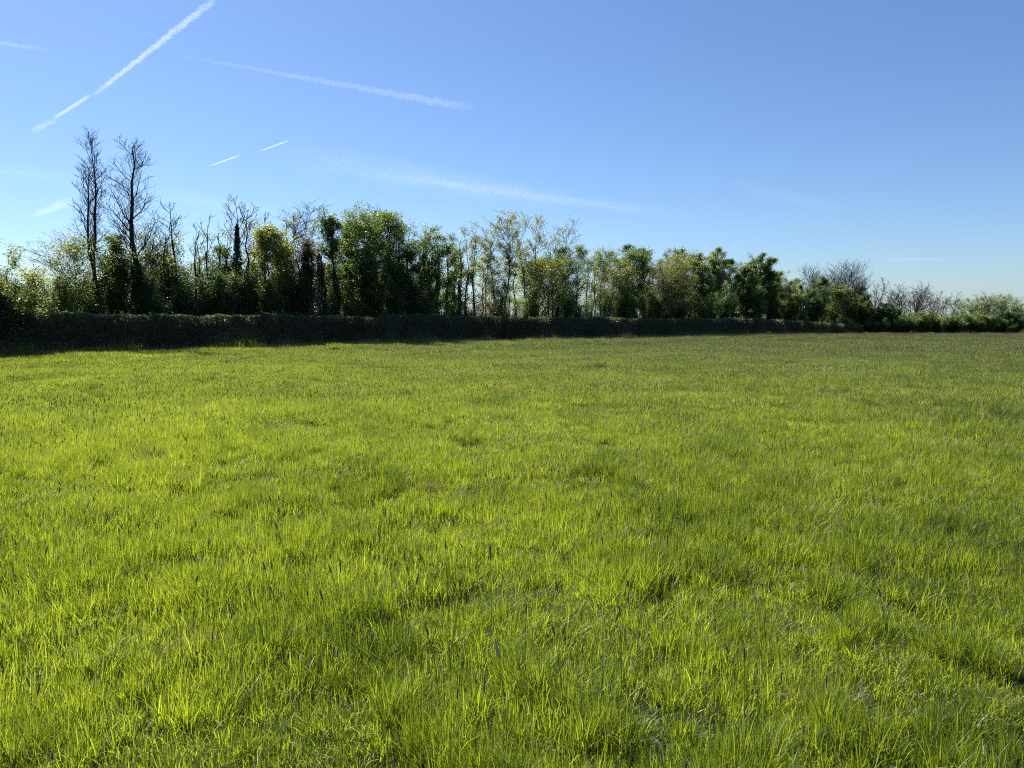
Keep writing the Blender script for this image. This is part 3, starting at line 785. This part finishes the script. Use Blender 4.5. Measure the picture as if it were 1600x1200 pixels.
T('leafy_tree', 1164, 409, 19, 'bright green tree with a lopsided top right of the brownish bare tree', off=2.0, seed=42, prof='round', b0=.25, nb=17, leaf='mid', ll=(.2, 1), dens=30, ls=.11, ivy=.4, ivr=.34)
T('leafy_tree', 1201, 403, 12, 'narrow green spire with tiered side branches, left of the round-headed bare tree', off=2.1, seed=43, prof='cone', b0=.3, nb=18, n2=5, leaf='mid', ll=(.3, 1), dens=34, ls=.11, ivy=.3, ivr=.3)
T('bare_tree', 1228, 426, 14, 'thin bare sapling in the notch right of the green spire', off=3.0, seed=44, prof='vase', b0=.4, nb=12, n2=4, n3=3, ang=.5, bark='bark_grey', twr=.013)
T('ivy_tree', 1251, 440, 11, 'dark pointed ivy-covered stump left of the round bare tree', off=1.9, seed=45, b0=.5, nb=8, n2=3, n3=2, ivy=.99, ivr=.75, tr=.14)
T('bare_tree', 1306, 403, 40, 'large round-headed bare tree with dense brown-grey twigs', off=4.0, seed=46, prof='fan', trunks=7, spread=.26, b0=.25, nb=16, n2=6, n3=4, ang=.42, up=.8, bark='bark_grey', twr=.018, tr=.14, wander=.06)
T('leafy_tree', 1302, 441, 15, 'bright green leafy tree in front of the round-headed bare tree', off=2.2, seed=47, prof='round', b0=.2, nb=16, n2=6, leaf='mid', ll=(.15, 1), dens=26, ls=.13, ang=.9)
T('bare_tree', 1360, 432, 20, 'low bare tree sloping down from the right side of the round-headed bare tree', off=3.4, seed=48, prof='fan', trunks=4, spread=.2, b0=.3, nb=10, n2=5, n3=3, ang=.45, bark='bark_grey', twr=.020, tr=.13)
T('bare_tree', 1417, 438, 30, 'fan of bare grey stems standing alone in the low stretch of the row', off=4.0, seed=49, prof='fan', trunks=6, spread=.2, b0=.3, nb=11, n2=5, n3=3, ang=.45, up=.6, bark='bark_grey', twr=.022, tr=.16)
T('bare_tree', 1461, 453, 15, 'small bare tree, first of two right of the lone fan of bare stems', off=4.0, seed=50, prof='fan', trunks=4, spread=.14, b0=.35, nb=9, n2=4, n3=3, ang=.4, bark='bark_grey', twr=.020)
T('bare_tree', 1487, 454, 14, 'small bare tree with an ivy foot, second right of the lone fan of bare stems', off=3.6, seed=51, prof='vase', trunks=3, spread=.14, b0=.35, nb=9, n2=4, n3=3, ang=.45, bark='bark_grey', twr=.020, ivy=.5, ivr=.4)
T('leafy_tree', 1521, 454, 22, 'pale leafy tree with an umbrella top near the right end of the row', off=3.4, seed=52, prof='top', trunks=3, spread=.14, b0=.4, nb=13, n2=5, n3=3, leaf='mid', ll=(.5, 1), dens=10, ls=.10, bark='bark_grey', twr=.018)
T('leafy_tree', 1553, 457, 20, 'green-topped tree with bare lower stems near the right end of the row', off=3.2, seed=53, prof='top', trunks=3, spread=.14, b0=.4, nb=13, n2=5, n3=3, leaf='mid', ll=(.5, 1), dens=10, ls=.10, bark='bark_grey', twr=.018)
T('leafy_tree', 1592, 458, 20, 'last leafy tree at the right edge of the picture', off=3.4, seed=54, prof='top', trunks=3, spread=.14, b0=.4, nb=13, n2=5, n3=3, leaf='mid', ll=(.45, 1), dens=10, ls=.10, bark='bark_grey', twr=.018)

# a second rank of slim dark trees filling the row
for i, (x, y, r, k, label) in enumerate((
    (183, 372, 12, 'leaf', 'slim dark tree of the second rank between the two tall bare trees'),
    (236, 380, 12, 'ivy', 'slim ivy-clad pole just right of the big spreading bare tree'),
    (257, 402, 12, 'leaf', 'slim dark tree behind the bare leaning limb'),
    (333, 398, 10, 'ivy', 'slim ivy-clad pole between the curved and the faint bare saplings'),
    (352, 392, 11, 'leaf', 'slim dark tree touching the left side of the ivy-wrapped pole'),
    (398, 378, 10, 'ivy', 'slim ivy-clad pole left of the two bright leafy trees'),
    (427, 384, 13, 'leaf', 'slim dark tree in the cleft between the two bright leafy trees'),
    (457, 392, 12, 'leaf', 'slim dark tree right of the two bright leafy trees'),
    (474, 398, 10, 'ivy', 'slim ivy-clad pole in front of the fan-shaped bare tree'),
    (522, 400, 11, 'leaf', 'slim dark tree between the short ivy trunk and the crooked-branched tree'),
    (551, 368, 12, 'leaf', 'slim dark tree on the left flank of the tallest leafy tree'),
    (588, 345, 14, 'leaf', 'slim dark tree between the two tallest leafy trees'),
    (623, 368, 13, 'leaf', 'slim dark tree between the tall pointed tree and the dark dip'),
    (655, 392, 12, 'leaf', 'slim dark tree between the dark dip and the ragged-topped tree'),
    (684, 388, 11, 'ivy', 'slim ivy-clad pole between the ragged-topped tree and the spiky-tipped one'),
    (708, 402, 11, 'leaf', 'slim tree left of the cluster of thin upright bare stems'),
    (765, 412, 12, 'thin', 'thin sapling left of the yellowest thin-leaved tall tree'),
    (806, 400, 12, 'thin', 'thin sapling between the left and middle thin-leaved tall trees'),
    (835, 418, 14, 'leaf', 'leafy sapling behind the left half of the bright low leafy tree'),
    (880, 402, 13, 'leaf', 'leafy sapling between the bright low tree and the rounded dark tree'),
    (914, 408, 12, 'thin', 'thin sapling in the sky gap right of the rounded dark tree'),
    (946, 406, 14, 'leaf', 'leafy sapling between the two pale twiggy trees'),
    (978, 398, 14, 'leaf', 'dark sapling left of the dark leafy crown'),
    (1012, 402, 14, 'leaf', 'dark sapling between the dark leafy crown and the broad olive tree'),
    (1030, 408, 12, 'ivy', 'ivy-clad pole inside the left half of the broad olive tree'),
    (1057, 402, 14, 'leaf', 'dark sapling behind the right half of the broad olive tree'),
    (1086, 410, 14, 'leaf', 'dark sapling left of the flat-topped green tree'),
    (1117, 410, 14, 'leaf', 'dark sapling between the flat-topped green tree and the brownish bare tree'),
    (1146, 414, 15, 'leaf', 'dark sapling between the brownish bare tree and the lopsided green tree'),
    (1184, 418, 15, 'leaf', 'dark sapling between the lopsided green tree and the narrow green spire'),
    (1217, 432, 14, 'leaf', 'dark sapling on the right shoulder of the narrow green spire'),
    (1240, 444, 13, 'leaf', 'low dark sapling left of the ivy-covered stump'),
    (1270, 440, 14, 'leaf', 'low dark sapling right of the ivy-covered stump'),
    (1338, 452, 15, 'leaf', 'low dark sapling under the right side of the round-headed bare tree'),
    (230, 352, 13, 'thin', 'thin bare-topped sapling in the notch right of the big spreading bare tree'),
    (270, 372, 12, 'thin', 'thin bare-topped sapling left of the first slim bare sapling'),
    (312, 366, 11, 'thin', 'thin bare-topped sapling between the short sapling and the curved one'),
    (357, 352, 11, 'thin', 'thin bare-topped sapling touching the ivy-wrapped pole on its left'),
    (399, 350, 11, 'thin', 'thin bare-topped sapling between the forked bare tree and the bright leafy pair'),
    (450, 340, 12, 'thin', 'thin bare-topped sapling left of the fan-shaped bare tree'),
    (487, 348, 12, 'thin', 'thin bare-topped sapling above the leaning ivy trunk'),
    (552, 352, 11, 'leaf', 'slim pointed tree left of the tallest leafy tree'),
    (1128, 396, 13, 'leaf', 'slim green tree just left of the brownish bare tree'),
    (1180, 404, 13, 'leaf', 'slim green tree just left of the narrow green spire'))):
    y -= 8 if x < 560 or x > 1090 else 14; r *= 1.15
    kw = dict(off=3.2 + 1.2 * ((i * 37) % 10) / 10, seed=120 + i, group='second rank of slim trees in the hedgerow', twr=.011)
    if k == 'leaf': T('leafy_tree', x, y, r, label, prof='col', b0=.22, nb=15, n2=4, leaf=('mid' if i % 3 == 0 else 'dark'), ll=(.12, 1), dens=28, ls=.11, ivy=.6, ivr=.26, **kw)
    elif k == 'ivy': T('ivy_tree', x, y, r, label, prof='vase', b0=.55, nb=9, n2=3, n3=3, ang=.55, ivy=.82, ivr=.30, leaf='dark', ll=(.3, 1), dens=9, **kw)
    else: T('bare_tree', x, y, r, label, prof='vase', b0=.35, nb=12, n2=4, n3=3, ang=.5, leaf='olive', ll=(.4, 1), dens=7, bark='bark', **kw)

# undergrowth behind and beside the trimmed hedge
B = bush
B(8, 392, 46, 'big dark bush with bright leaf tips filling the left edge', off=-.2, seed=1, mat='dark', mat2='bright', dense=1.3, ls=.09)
B(-60, 400, 50, 'tall dark bush just outside the left edge beside the big bush', off=.6, seed=2, mat='dark', dense=1.0)
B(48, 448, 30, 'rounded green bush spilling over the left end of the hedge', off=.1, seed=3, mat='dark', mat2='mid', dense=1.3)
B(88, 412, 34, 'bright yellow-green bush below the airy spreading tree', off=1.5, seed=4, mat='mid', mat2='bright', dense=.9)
B(140, 440, 24, 'dark bush at the foot of the airy spreading tree', off=2.4, seed=5, mat='dark', dense=1.1)
B(178, 368, 24, 'tall leafy bush squeezed between the two tall bare trees', off=2.6, seed=6, mat='mid', dense=.9, ls=.09)
B(228, 392, 20, 'dark bush hugging the ivy foot of the big spreading bare tree', off=1.8, seed=7, mat='dark', dense=1.1)
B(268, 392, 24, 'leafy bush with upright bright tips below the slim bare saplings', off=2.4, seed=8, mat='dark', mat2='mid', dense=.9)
B(246, 440, 26, 'low dark bush right of the big spreading bare tree', off=1.5, seed=9, mat='dark', dense=1.2)
B(295, 428, 28, 'dark bush under the first slim bare saplings', off=1.6, seed=10, mat='dark', dense=1.2)
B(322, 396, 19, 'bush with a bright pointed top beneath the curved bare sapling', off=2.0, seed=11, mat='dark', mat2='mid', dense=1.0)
B(350, 420, 26, 'dark bush at the foot of the ivy-wrapped pole, on its left', off=1.6, seed=12, mat='dark', dense=1.2)
B(392, 420, 26, 'dark bush at the foot of the ivy-wrapped pole, on its right', off=1.6, seed=13, mat='dark', dense=1.2)
B(430, 432, 28, 'dark bush under the two bright leafy trees', off=1.5, seed=14, mat='dark', dense=1.2)
B(466, 425, 22, 'dim brownish bush below the fan-shaped bare tree', off=1.9, seed=15, mat='rust', dense=.9)
B(520, 425, 20, 'thin leafy bush with sky gaps between two ivy trunks', off=2.2, seed=16, mat='mid', dense=.6)
B(556, 440, 20, 'yellowish brown bush glowing left of the tallest leafy tree trunk', off=2.0, seed=17, mat='olive', dense=.8)
B(590, 415, 26, 'dense dark bush between the trunks of the two tallest leafy trees', off=1.6, seed=18, mat='dark', dense=1.25)
B(625, 425, 24, 'dense dark bush right of the tall pointed leafy tree', off=1.6, seed=19, mat='dark', dense=1.25)
B(655, 432, 20, 'dark bush below the narrow ragged-topped leafy tree', off=1.7, seed=20, mat='dark', dense=1.2)
B(690, 462, 14, 'small low bush in the first see-through gap of the row', off=1.9, seed=21, mat='mid', dense=.7)
B(762, 462, 26, 'rusty brown bramble bush standing over the hedge top', off=.7, seed=22, mat='rust', dense=1.0, ls=.06, name='bramble_bush')
B(706, 455, 17, 'ragged dark bush under the slim spiky-tipped tree', off=2.2, seed=70, mat='dark', dense=.8)
B(733, 462, 15, 'ragged dark bush just left of the rusty bramble', off=2.4, seed=71, mat='dark', dense=.8)
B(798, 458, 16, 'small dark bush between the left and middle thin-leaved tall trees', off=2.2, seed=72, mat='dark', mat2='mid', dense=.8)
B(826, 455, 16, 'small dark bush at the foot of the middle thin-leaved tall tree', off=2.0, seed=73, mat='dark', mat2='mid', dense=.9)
B(901, 458, 15, 'small dark bush at the foot of the rounded dark tree', off=2.0, seed=74, mat='dark', dense=.8)
B(944, 460, 15, 'small dark bush at the foot of the first pale twiggy tree', off=2.2, seed=75, mat='dark', dense=.8)
B(775, 430, 18, 'leafy bush around the foot of the left thin-leaved tall tree', off=1.9, seed=23, mat='mid', dense=.9)
B(875, 445, 22, 'green bush filling below the bright low leafy tree', off=1.7, seed=24, mat='dark', mat2='mid', dense=1.1)
B(920, 462, 14, 'small green bush in the sky gap left of the pale twiggy trees', off=2.2, seed=25, mat='mid', dense=.6)
B(975, 452, 26, 'green bush below the dark leafy crown beside the olive tree', off=1.7, seed=26, mat='dark', mat2='mid', dense=1.15)
B(1020, 447, 24, 'dark bush under the left half of the broad olive tree', off=1.7, seed=27, mat='dark', dense=1.15)
B(1060, 455, 20, 'dark bush under the right half of the broad olive tree', off=1.7, seed=28, mat='dark', dense=1.1)
B(1098, 462, 18, 'bush with a small yellow patch at the foot of the flat-topped green tree', off=1.7, seed=29, mat='dark', mat2='olive', dense=1.1)
B(1132, 448, 20, 'dark bush under the brownish bare tree', off=1.7, seed=30, mat='dark', dense=1.2)
B(1172, 448, 24, 'dark bush under the bright lopsided green tree', off=1.7, seed=31, mat='dark', dense=1.2)
B(1208, 445, 18, 'dark bush at the foot of the narrow green spire', off=1.7, seed=32, mat='dark', dense=1.2)
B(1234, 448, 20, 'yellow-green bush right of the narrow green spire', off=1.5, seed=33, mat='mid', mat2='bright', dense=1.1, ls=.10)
B(1272, 452, 16, 'dark leafy bush between the ivy stump and the bright green tree', off=1.8, seed=34, mat='dark', dense=1.2, ls=.10)
B(1325, 466, 24, 'dull green bush below the right half of the round-headed bare tree', off=1.7, seed=35, mat='mid', dense=1.1, ls=.10)
B(1352, 462, 17, 'dark green bush where the trimmed hedge ends', off=1.2, seed=36, mat='dark', mat2='mid', dense=1.2, ls=.11)
B(1381, 470, 20, 'dark rounded bush just past the end of the trimmed hedge', off=1.4, seed=37, mat='dark', dense=1.3, ls=.12)
B(1408, 488, 18, 'low dark bush left of the foot of the lone bare fan', off=.6, seed=38, mat='dark', mat2='mid', dense=1.3, ls=.12)
B(1433, 486, 17, 'low green bush right of the foot of the lone bare fan', off=1.0, seed=39, mat='mid', dense=1.2, ls=.12)
B(1455, 487, 20, 'brighter green low bush below the first small bare tree', off=1.0, seed=40, mat='mid', mat2='bright', dense=1.2, ls=.12)
B(1486, 494, 17, 'low dark bush below the second small bare tree', off=.6, seed=41, mat='dark', dense=1.3, ls=.12)
B(1512, 486, 17, 'low bush below the pale umbrella-topped tree', off=1.2, seed=42, mat='mid', dense=1.0, ls=.12)
B(1538, 492, 19, 'green low bush left of the green-topped tree stems', off=.8, seed=43, mat='mid', dense=1.2, ls=.12)
B(1562, 496, 14, 'small pale green low bush between two darker ones near the right edge', off=.6, seed=44, mat='mid', mat2='bright', dense=1.2, ls=.12)
B(1586, 486, 20, 'round dark bush at the right edge of the picture', off=.6, seed=45, mat='dark', dense=1.4, ls=.12)
B(1625, 488, 20, 'round bush just beyond the right edge', off=.8, seed=46, mat='dark', dense=1.2, ls=.12)


B(1322, 494, 15, 'low green bush growing out of the last stretch of the trimmed hedge', off=.1, seed=50, mat='dark', mat2='mid', dense=1.2, ls=.10)
B(1366, 497, 17, 'low dark bush closing the end of the trimmed hedge', off=.0, seed=51, mat='dark', dense=1.3, ls=.12)
B(1395, 496, 16, 'low spreading bush in front of the dark rounded bush', off=.0, seed=52, mat='dark', mat2='mid', dense=1.3, ls=.12)
# a second rank of bushes further back, closing most of the gaps low down
for i, (x, y, r, m, where) in enumerate((
    (30, 440, 34, 'dark', 'the big dark bush at the left edge'), (78, 455, 28, 'dark', 'the bright yellow-green bush'), (118, 462, 24, 'dark', 'the airy spreading tree'),
    (165, 440, 26, 'dark', 'the tallest bare tree'), (205, 430, 26, 'dark', 'the big spreading bare tree'), (240, 425, 24, 'dark', 'the bare twiggy leaning limb'),
    (278, 440, 24, 'dark', 'the first slim bare sapling'), (310, 432, 24, 'dark', 'the curved bare sapling'), (338, 436, 24, 'dark', 'the ivy-wrapped pole, left side'),
    (372, 432, 24, 'dark', 'the ivy-wrapped pole'), (405, 435, 24, 'dark', 'the left bright leafy tree'), (440, 440, 24, 'dark', 'the right bright leafy tree'),
    (472, 440, 22, 'dark', 'the fan-shaped bare tree'), (505, 446, 20, 'rust', 'the leaning ivy trunks'), (545, 440, 20, 'dark', 'the crooked-branched leafy tree'),
    (575, 425, 22, 'dark', 'the tallest leafy tree'), (607, 420, 22, 'dark', 'the tall pointed leafy tree'), (640, 430, 22, 'dark', 'the dark leafy dip'), (668, 446, 18, 'dark', 'the ragged-topped leafy tree'),
    (970, 458, 18, 'dark', 'the pale yellow-green twiggy tree'), (1000, 448, 20, 'dark', 'the dark leafy crown'), (1040, 445, 22, 'dark', 'the broad olive tree'), (1080, 450, 20, 'dark', 'the bright shoulder tree'),
    (1116, 450, 20, 'dark', 'the flat-topped green tree'), (1150, 446, 20, 'dark', 'the brownish bare tree'), (1185, 446, 20, 'dark', 'the lopsided green tree'), (1218, 452, 18, 'dark', 'the narrow green spire'),
    (1255, 455, 18, 'dark', 'the dark ivy-covered stump'), (1290, 458, 20, 'dark', 'the round-headed bare tree'), (1335, 468, 20, 'mid', 'the low bare tree sloping down'))):
    if x < 700: y -= 20; r *= 1.35
    else: y -= 10; r *= 1.2
    bush(x, y, r, 'dim bush of the back rank, behind ' + where, off=4.6, seed=60 + i, mat=m, dense=.9, ls=.085, group='back rank of bushes behind the hedgerow trees')

# ------------------------------------------------------------------ foxtail grasses that stand out one by one
def foxtail(px, py, label, h=.38, hl=.06, hw=.009, mat='seed', bend=0.0, seed=0):
    rng = np.random.default_rng(seed + int(px * 3 + py))
    d = ray(px, py); k = -d[2] / d[1]
    Y = (EYE - h) / k
    p = at(px, py, Y); gzz = float(gz(p[0], Y))
    root = empty('foxtail_grass', (p[0], Y, gzz)); tag(root, label, 'grass stalk', 'foxtail grasses standing above the sward')
    H = p[2] - gzz
    n = 8; t = np.linspace(0, 1, n); bx = rng.normal(0, .05); by = rng.normal(0, .05)
    P = np.stack([bx * (t ** 2 - 1), by * (t ** 2 - 1), H * t], -1)
    g = Geo(); tubes(g, P[None], np.linspace(.0015, .0009, n)[None], 4, .5)
    blades(g, rng, P[2:4] * 1.0, np.array([.13, .10]), np.array([.005, .004]), np.array([.5, .6]), rng.uniform(0, 6, 2), np.array([.4, .6]))
    g.make('stem', M['stem'], root)
    dd = norm(np.array([2 * bx / H + bend, 2 * by / H, 1.0]))
    tt = np.linspace(-.5, .5, 9); rr = np.sqrt(np.maximum(1 - (tt * 1.95) ** 2, .03)) * (1 + .12 * np.sin(np.arange(9) * 2.3))
    Q = P[-1] + dd * (hl * tt)[:, None]
    g = Geo(); tubes(g, Q[None], (hw * .5 * rr)[None], 7, .4)
    # bristles
    m = 70; s = rng.uniform(-.45, .45, m); a = rng.uniform(0, 6.28, m)
    b0 = P[-1] + dd * (hl * s)[:, None]; o = np.stack([np.cos(a), np.sin(a), np.full(m, .9)], -1)
    b1 = b0 + norm(o) * hw * .95
    tubes(g, np.stack([b0, b1], 1), np.tile([.0006, .0002], (m, 1)), 3, rng.uniform(.3, 1, m))
    g.make('seed_head', M[mat], root)
foxtail(766, 862, 'foxtail stalk with a thick tan seed head near the middle of the picture', mat='seed_tan', hl=.075, hw=.012)
foxtail(776, 1012, 'foxtail stalk with a long whitish seed head in the lower middle', mat='seed_pale', hl=.07, hw=.009, h=.33)
foxtail(981, 912, 'foxtail stalk with a short pinkish tan seed head right of the middle', mat='seed_tan', hl=.035, hw=.010, h=.3)
foxtail(1026, 1162, 'foxtail stalk with a pale stubby seed head beside the dark hollow at the bottom', mat='seed_pale', hl=.022, hw=.012, h=.22)
for i, (x, y, hh) in enumerate(((422, 779, .38), (432, 822, .36), (617, 768, .36), (673, 765, .38), (641, 818, .38), (602, 803, .38), (680, 829, .34), (696, 852, .4), (657, 870, .36), (652, 905, .36), (687, 932, .38),
        (700, 935, .4), (720, 930, .4), (667, 985, .38), (865, 985, .36), (881, 985, .38), (303, 873, .4), (300, 828, .36), (853, 775, .36), (993, 748, .38), (964, 965, .38), (1374, 925, .38), (1389, 942, .36), (1163, 1020, .4),
        (822, 952, .34), (516, 890, .38), (413, 885, .42), (1330, 705, .36), (1446, 720, .36), (1592, 800, .36), (994, 712, .36), (308, 905, .42), (968, 955, .42), (502, 930, .44))):
    foxtail(x, y, h=min(hh, .36), hl=.045, hw=.0075, seed=i, label='slender foxtail stalk with a dark narrow seed head above the grass')

# ------------------------------------------------------------------ vapour trails and thin cirrus, at their real height
def vapour(name, label, cat, p0, p1, r0, r1, density, thin=1.0, group=None, alt=9000.0, stretch=3.0, nscale=3.0, lo=.42, hi=.62, roll=0.0, soft=1.0):
    d0 = ray(*p0); d1 = ray(*p1)
    def place(d):
        hz = d[2] / math.hypot(d[0], d[1])
        return np.array([0, 0, EYE]) + d * (alt / max(d[2], .02))
    a = place(d0); b = place(d1)
    Ra = np.linalg.norm(a) / F * r0; Rb = np.linalg.norm(b) / F * r1
    mid = (a + b) / 2; L = np.linalg.norm(b - a)
    ux = (b - a) / L; view = norm(mid)
    uz = norm(np.cross(ux, np.cross(view, ux)))        # towards or away from the viewer's side
    uy = np.cross(uz, ux)
    ns, k = 40, 16
    t = np.linspace(0, 1, ns); th = np.arange(k) * 2 * math.pi / k
    rad = (Ra + (Rb - Ra) * t) * np.clip(np.minimum(t, 1 - t) * 14, .05, 1)
    V = np.zeros((ns, k, 3)); V[..., 0] = ((t - .5) * L)[:, None]
    V[..., 1] = 1.7 * rad[:, None] * np.cos(th); V[..., 2] = 1.3 * rad[:, None] * np.sin(th) * thin
    i = np.arange(ns * k).reshape(ns, k)
    Q = np.stack([i[:-1], i[1:], np.roll(i[1:], -1, 1), np.roll(i[:-1], -1, 1)], -1).reshape(-1, 4)
    caps = []
    for e in (0, ns - 1):
        for j in range(1, k // 2 - 0):
            q = [i[e, j - 1], i[e, j], i[e, k - 1 - j], i[e, (k - j) % k]]
            if len(set(q)) == 4: caps.append(q if e == 0 else q[::-1])
    Q = np.concatenate([Q, np.array(caps)])[:, ::-1]      # normals outwards
    m, tt, out = nt(name + '_vapour')
    vol = tt.nodes.new('ShaderNodeVolumePrincipled')
    vol.inputs['Color'].default_value = (1, 1, 1, 1); vol.inputs['Anisotropy'].default_value = .35
    tc = tt.nodes.new('ShaderNodeTexCoord'); sp = tt.nodes.new('ShaderNodeSeparateXYZ'); tt.links.new(tc.outputs['Object'], sp.inputs[0])
    Rm = max(Ra, Rb)
    mp = tt.nodes.new('ShaderNodeMapping'); mp.inputs['Scale'].default_value = (1 / (Rm * stretch), 1 / Rm, 1 / (Rm * thin))
    tt.links.new(tc.outputs['Object'], mp.inputs['Vector'])
    nz = noise(tt, nscale, 4, mp.outputs[0], .6)
    clump = ramp(tt, nz, lo, hi)
    # soft edge across and along
    x01 = math_node(tt, 'ADD', math_node(tt, 'DIVIDE', sp.outputs[0], L), .5)
    rr = math_node(tt, 'ADD', math_node(tt, 'MULTIPLY', x01, Rb - Ra), Ra)
    mp2 = tt.nodes.new('ShaderNodeMapping'); mp2.inputs['Scale'].default_value = (1 / (Rm * stretch * 2.2), 0, 0)
    tt.links.new(tc.outputs['Object'], mp2.inputs['Vector'])
    drift = math_node(tt, 'MULTIPLY', math_node(tt, 'SUBTRACT', noise(tt, 1.7, 4, mp2.outputs[0], .65), .5), 2.6)
    y2 = math_node(tt, 'POWER', math_node(tt, 'ABSOLUTE', math_node(tt, 'ADD', math_node(tt, 'DIVIDE', sp.outputs[1], rr), drift)), 2.0)
    z2 = math_node(tt, 'POWER', math_node(tt, 'ABSOLUTE', math_node(tt, 'DIVIDE', math_node(tt, 'DIVIDE', sp.outputs[2], thin), rr)), 2.0)
    edge = math_node(tt, 'POWER', math_node(tt, 'SUBTRACT', 1.0, math_node(tt, 'ADD', y2, z2), True), 1.3)
    ends = math_node(tt, 'MULTIPLY', math_node(tt, 'MULTIPLY', x01, math_node(tt, 'SUBTRACT', 1.0, x01)), 4 / soft, True)
    dd = math_node(tt, 'MULTIPLY', math_node(tt, 'MULTIPLY', edge, ends), math_node(tt, 'MULTIPLY', clump, density / Rm / max(thin, .2)))
    tt.links.new(dd, vol.inputs['Density']); tt.links.new(vol.outputs[0], out.inputs['Volume'])
    for ob_ in (m, getattr(m, 'cycles', None)):
        try: ob_.volume_step_rate = .6
        except Exception: pass
    o = build(name, V.reshape(-1, 3), Q, m)
    o.matrix_world = Matrix((
        (ux[0], uy[0], uz[0], mid[0]), (ux[1], uy[1], uz[1], mid[1]), (ux[2], uy[2], uz[2], mid[2]), (0, 0, 0, 1)))
    tag(o, label, cat, group)
    return o
VT = 'vapour trails high in the sky'
vapour('vapour_trail', 'thick white vapour trail slanting up to the top edge of the picture', 'vapour trail', (352, -14), (142, 152), 6, 3, .27, group=VT, soft=.6, stretch=3.0, lo=.40, hi=.70)
vapour('vapour_trail', 'short broken piece of trail continuing the thick slanting one downward', 'vapour trail', (144, 147), (82, 186), 3, 2.4, .20, group=VT, soft=.6)
vapour('vapour_trail', 'faint frayed scrap of trail just above the tallest bare tree', 'vapour trail', (92, 186), (50, 204), 3, 6, .15, group=VT, soft=.8, lo=.4, hi=.7)
vapour('vapour_trail', 'long thin vapour trail crossing the upper sky and widening to the right', 'vapour trail', (255, 82), (750, 171), 2.2, 8, .20, group=VT, soft=.6, stretch=1.2, nscale=4.0, lo=.36, hi=.66)
vapour('vapour_trail', 'short bright dash of trail, the higher of two above the row of trees', 'vapour trail', (404, 237), (453, 219), 1.1, 1.4, .2, group=VT, soft=.7, lo=.2, hi=.5)
vapour('vapour_trail', 'short faint dash of trail, the lower of two above the row of trees', 'vapour trail', (327, 260), (376, 242), 1.1, 1.4, .17, group=VT, soft=.7, lo=.2, hi=.5)
vapour('vapour_trail', 'very faint trail at the upper left edge of the sky', 'vapour trail', (-40, 60), (80, 79), 4, 3, .14, group=VT, soft=.9)
CT = 'thin cirrus streaks over the row of trees'
vapour('cirrus_cloud', 'broad faint wedge of cirrus above the middle of the row of trees', 'cloud', (430, 240), (900, 318), 30, 20, .11, .35, CT, alt=8000, stretch=9, nscale=2.2, lo=.34, hi=.75, soft=.9)
vapour('cirrus_cloud', 'thin cirrus streak under the broad wedge, running down to the right', 'cloud', (560, 268), (1050, 335), 9, 9, .13, .5, CT, alt=8200, stretch=12, nscale=2, lo=.3, hi=.75, soft=.9)
vapour('cirrus_cloud', 'small curl of cirrus left of the tallest bare tree', 'cloud', (48, 338), (118, 312), 5, 8, .12, .6, CT, alt=8000, stretch=2.5, nscale=2, lo=.4, hi=.7, soft=.8)
vapour('cirrus_cloud', 'pale veil of cirrus behind the slim bare saplings', 'cloud', (235, 300), (440, 335), 12, 14, .09, .4, CT, alt=8000, stretch=8, nscale=2, lo=.34, hi=.75, soft=.9)
vapour('cirrus_cloud', 'pair of tiny white streaks low over the right part of the row', 'cloud', (1375, 406), (1480, 405), 3, 3, .3, .6, CT, alt=6000, stretch=8, nscale=1.6, lo=.36, hi=.7, soft=.9)
vapour('cirrus_cloud', 'faint level veil of cirrus low at the left edge', 'cloud', (-60, 262), (150, 278), 12, 12, .07, .4, CT, alt=8000, stretch=8, nscale=2, lo=.34, hi=.75, soft=.9)
vapour('cirrus_cloud', 'barely visible cirrus smear over the right half of the sky', 'cloud', (1130, 285), (1330, 330), 14, 10, .04, .4, CT, alt=8000, stretch=8, nscale=2, lo=.34, hi=.8, soft=.9)
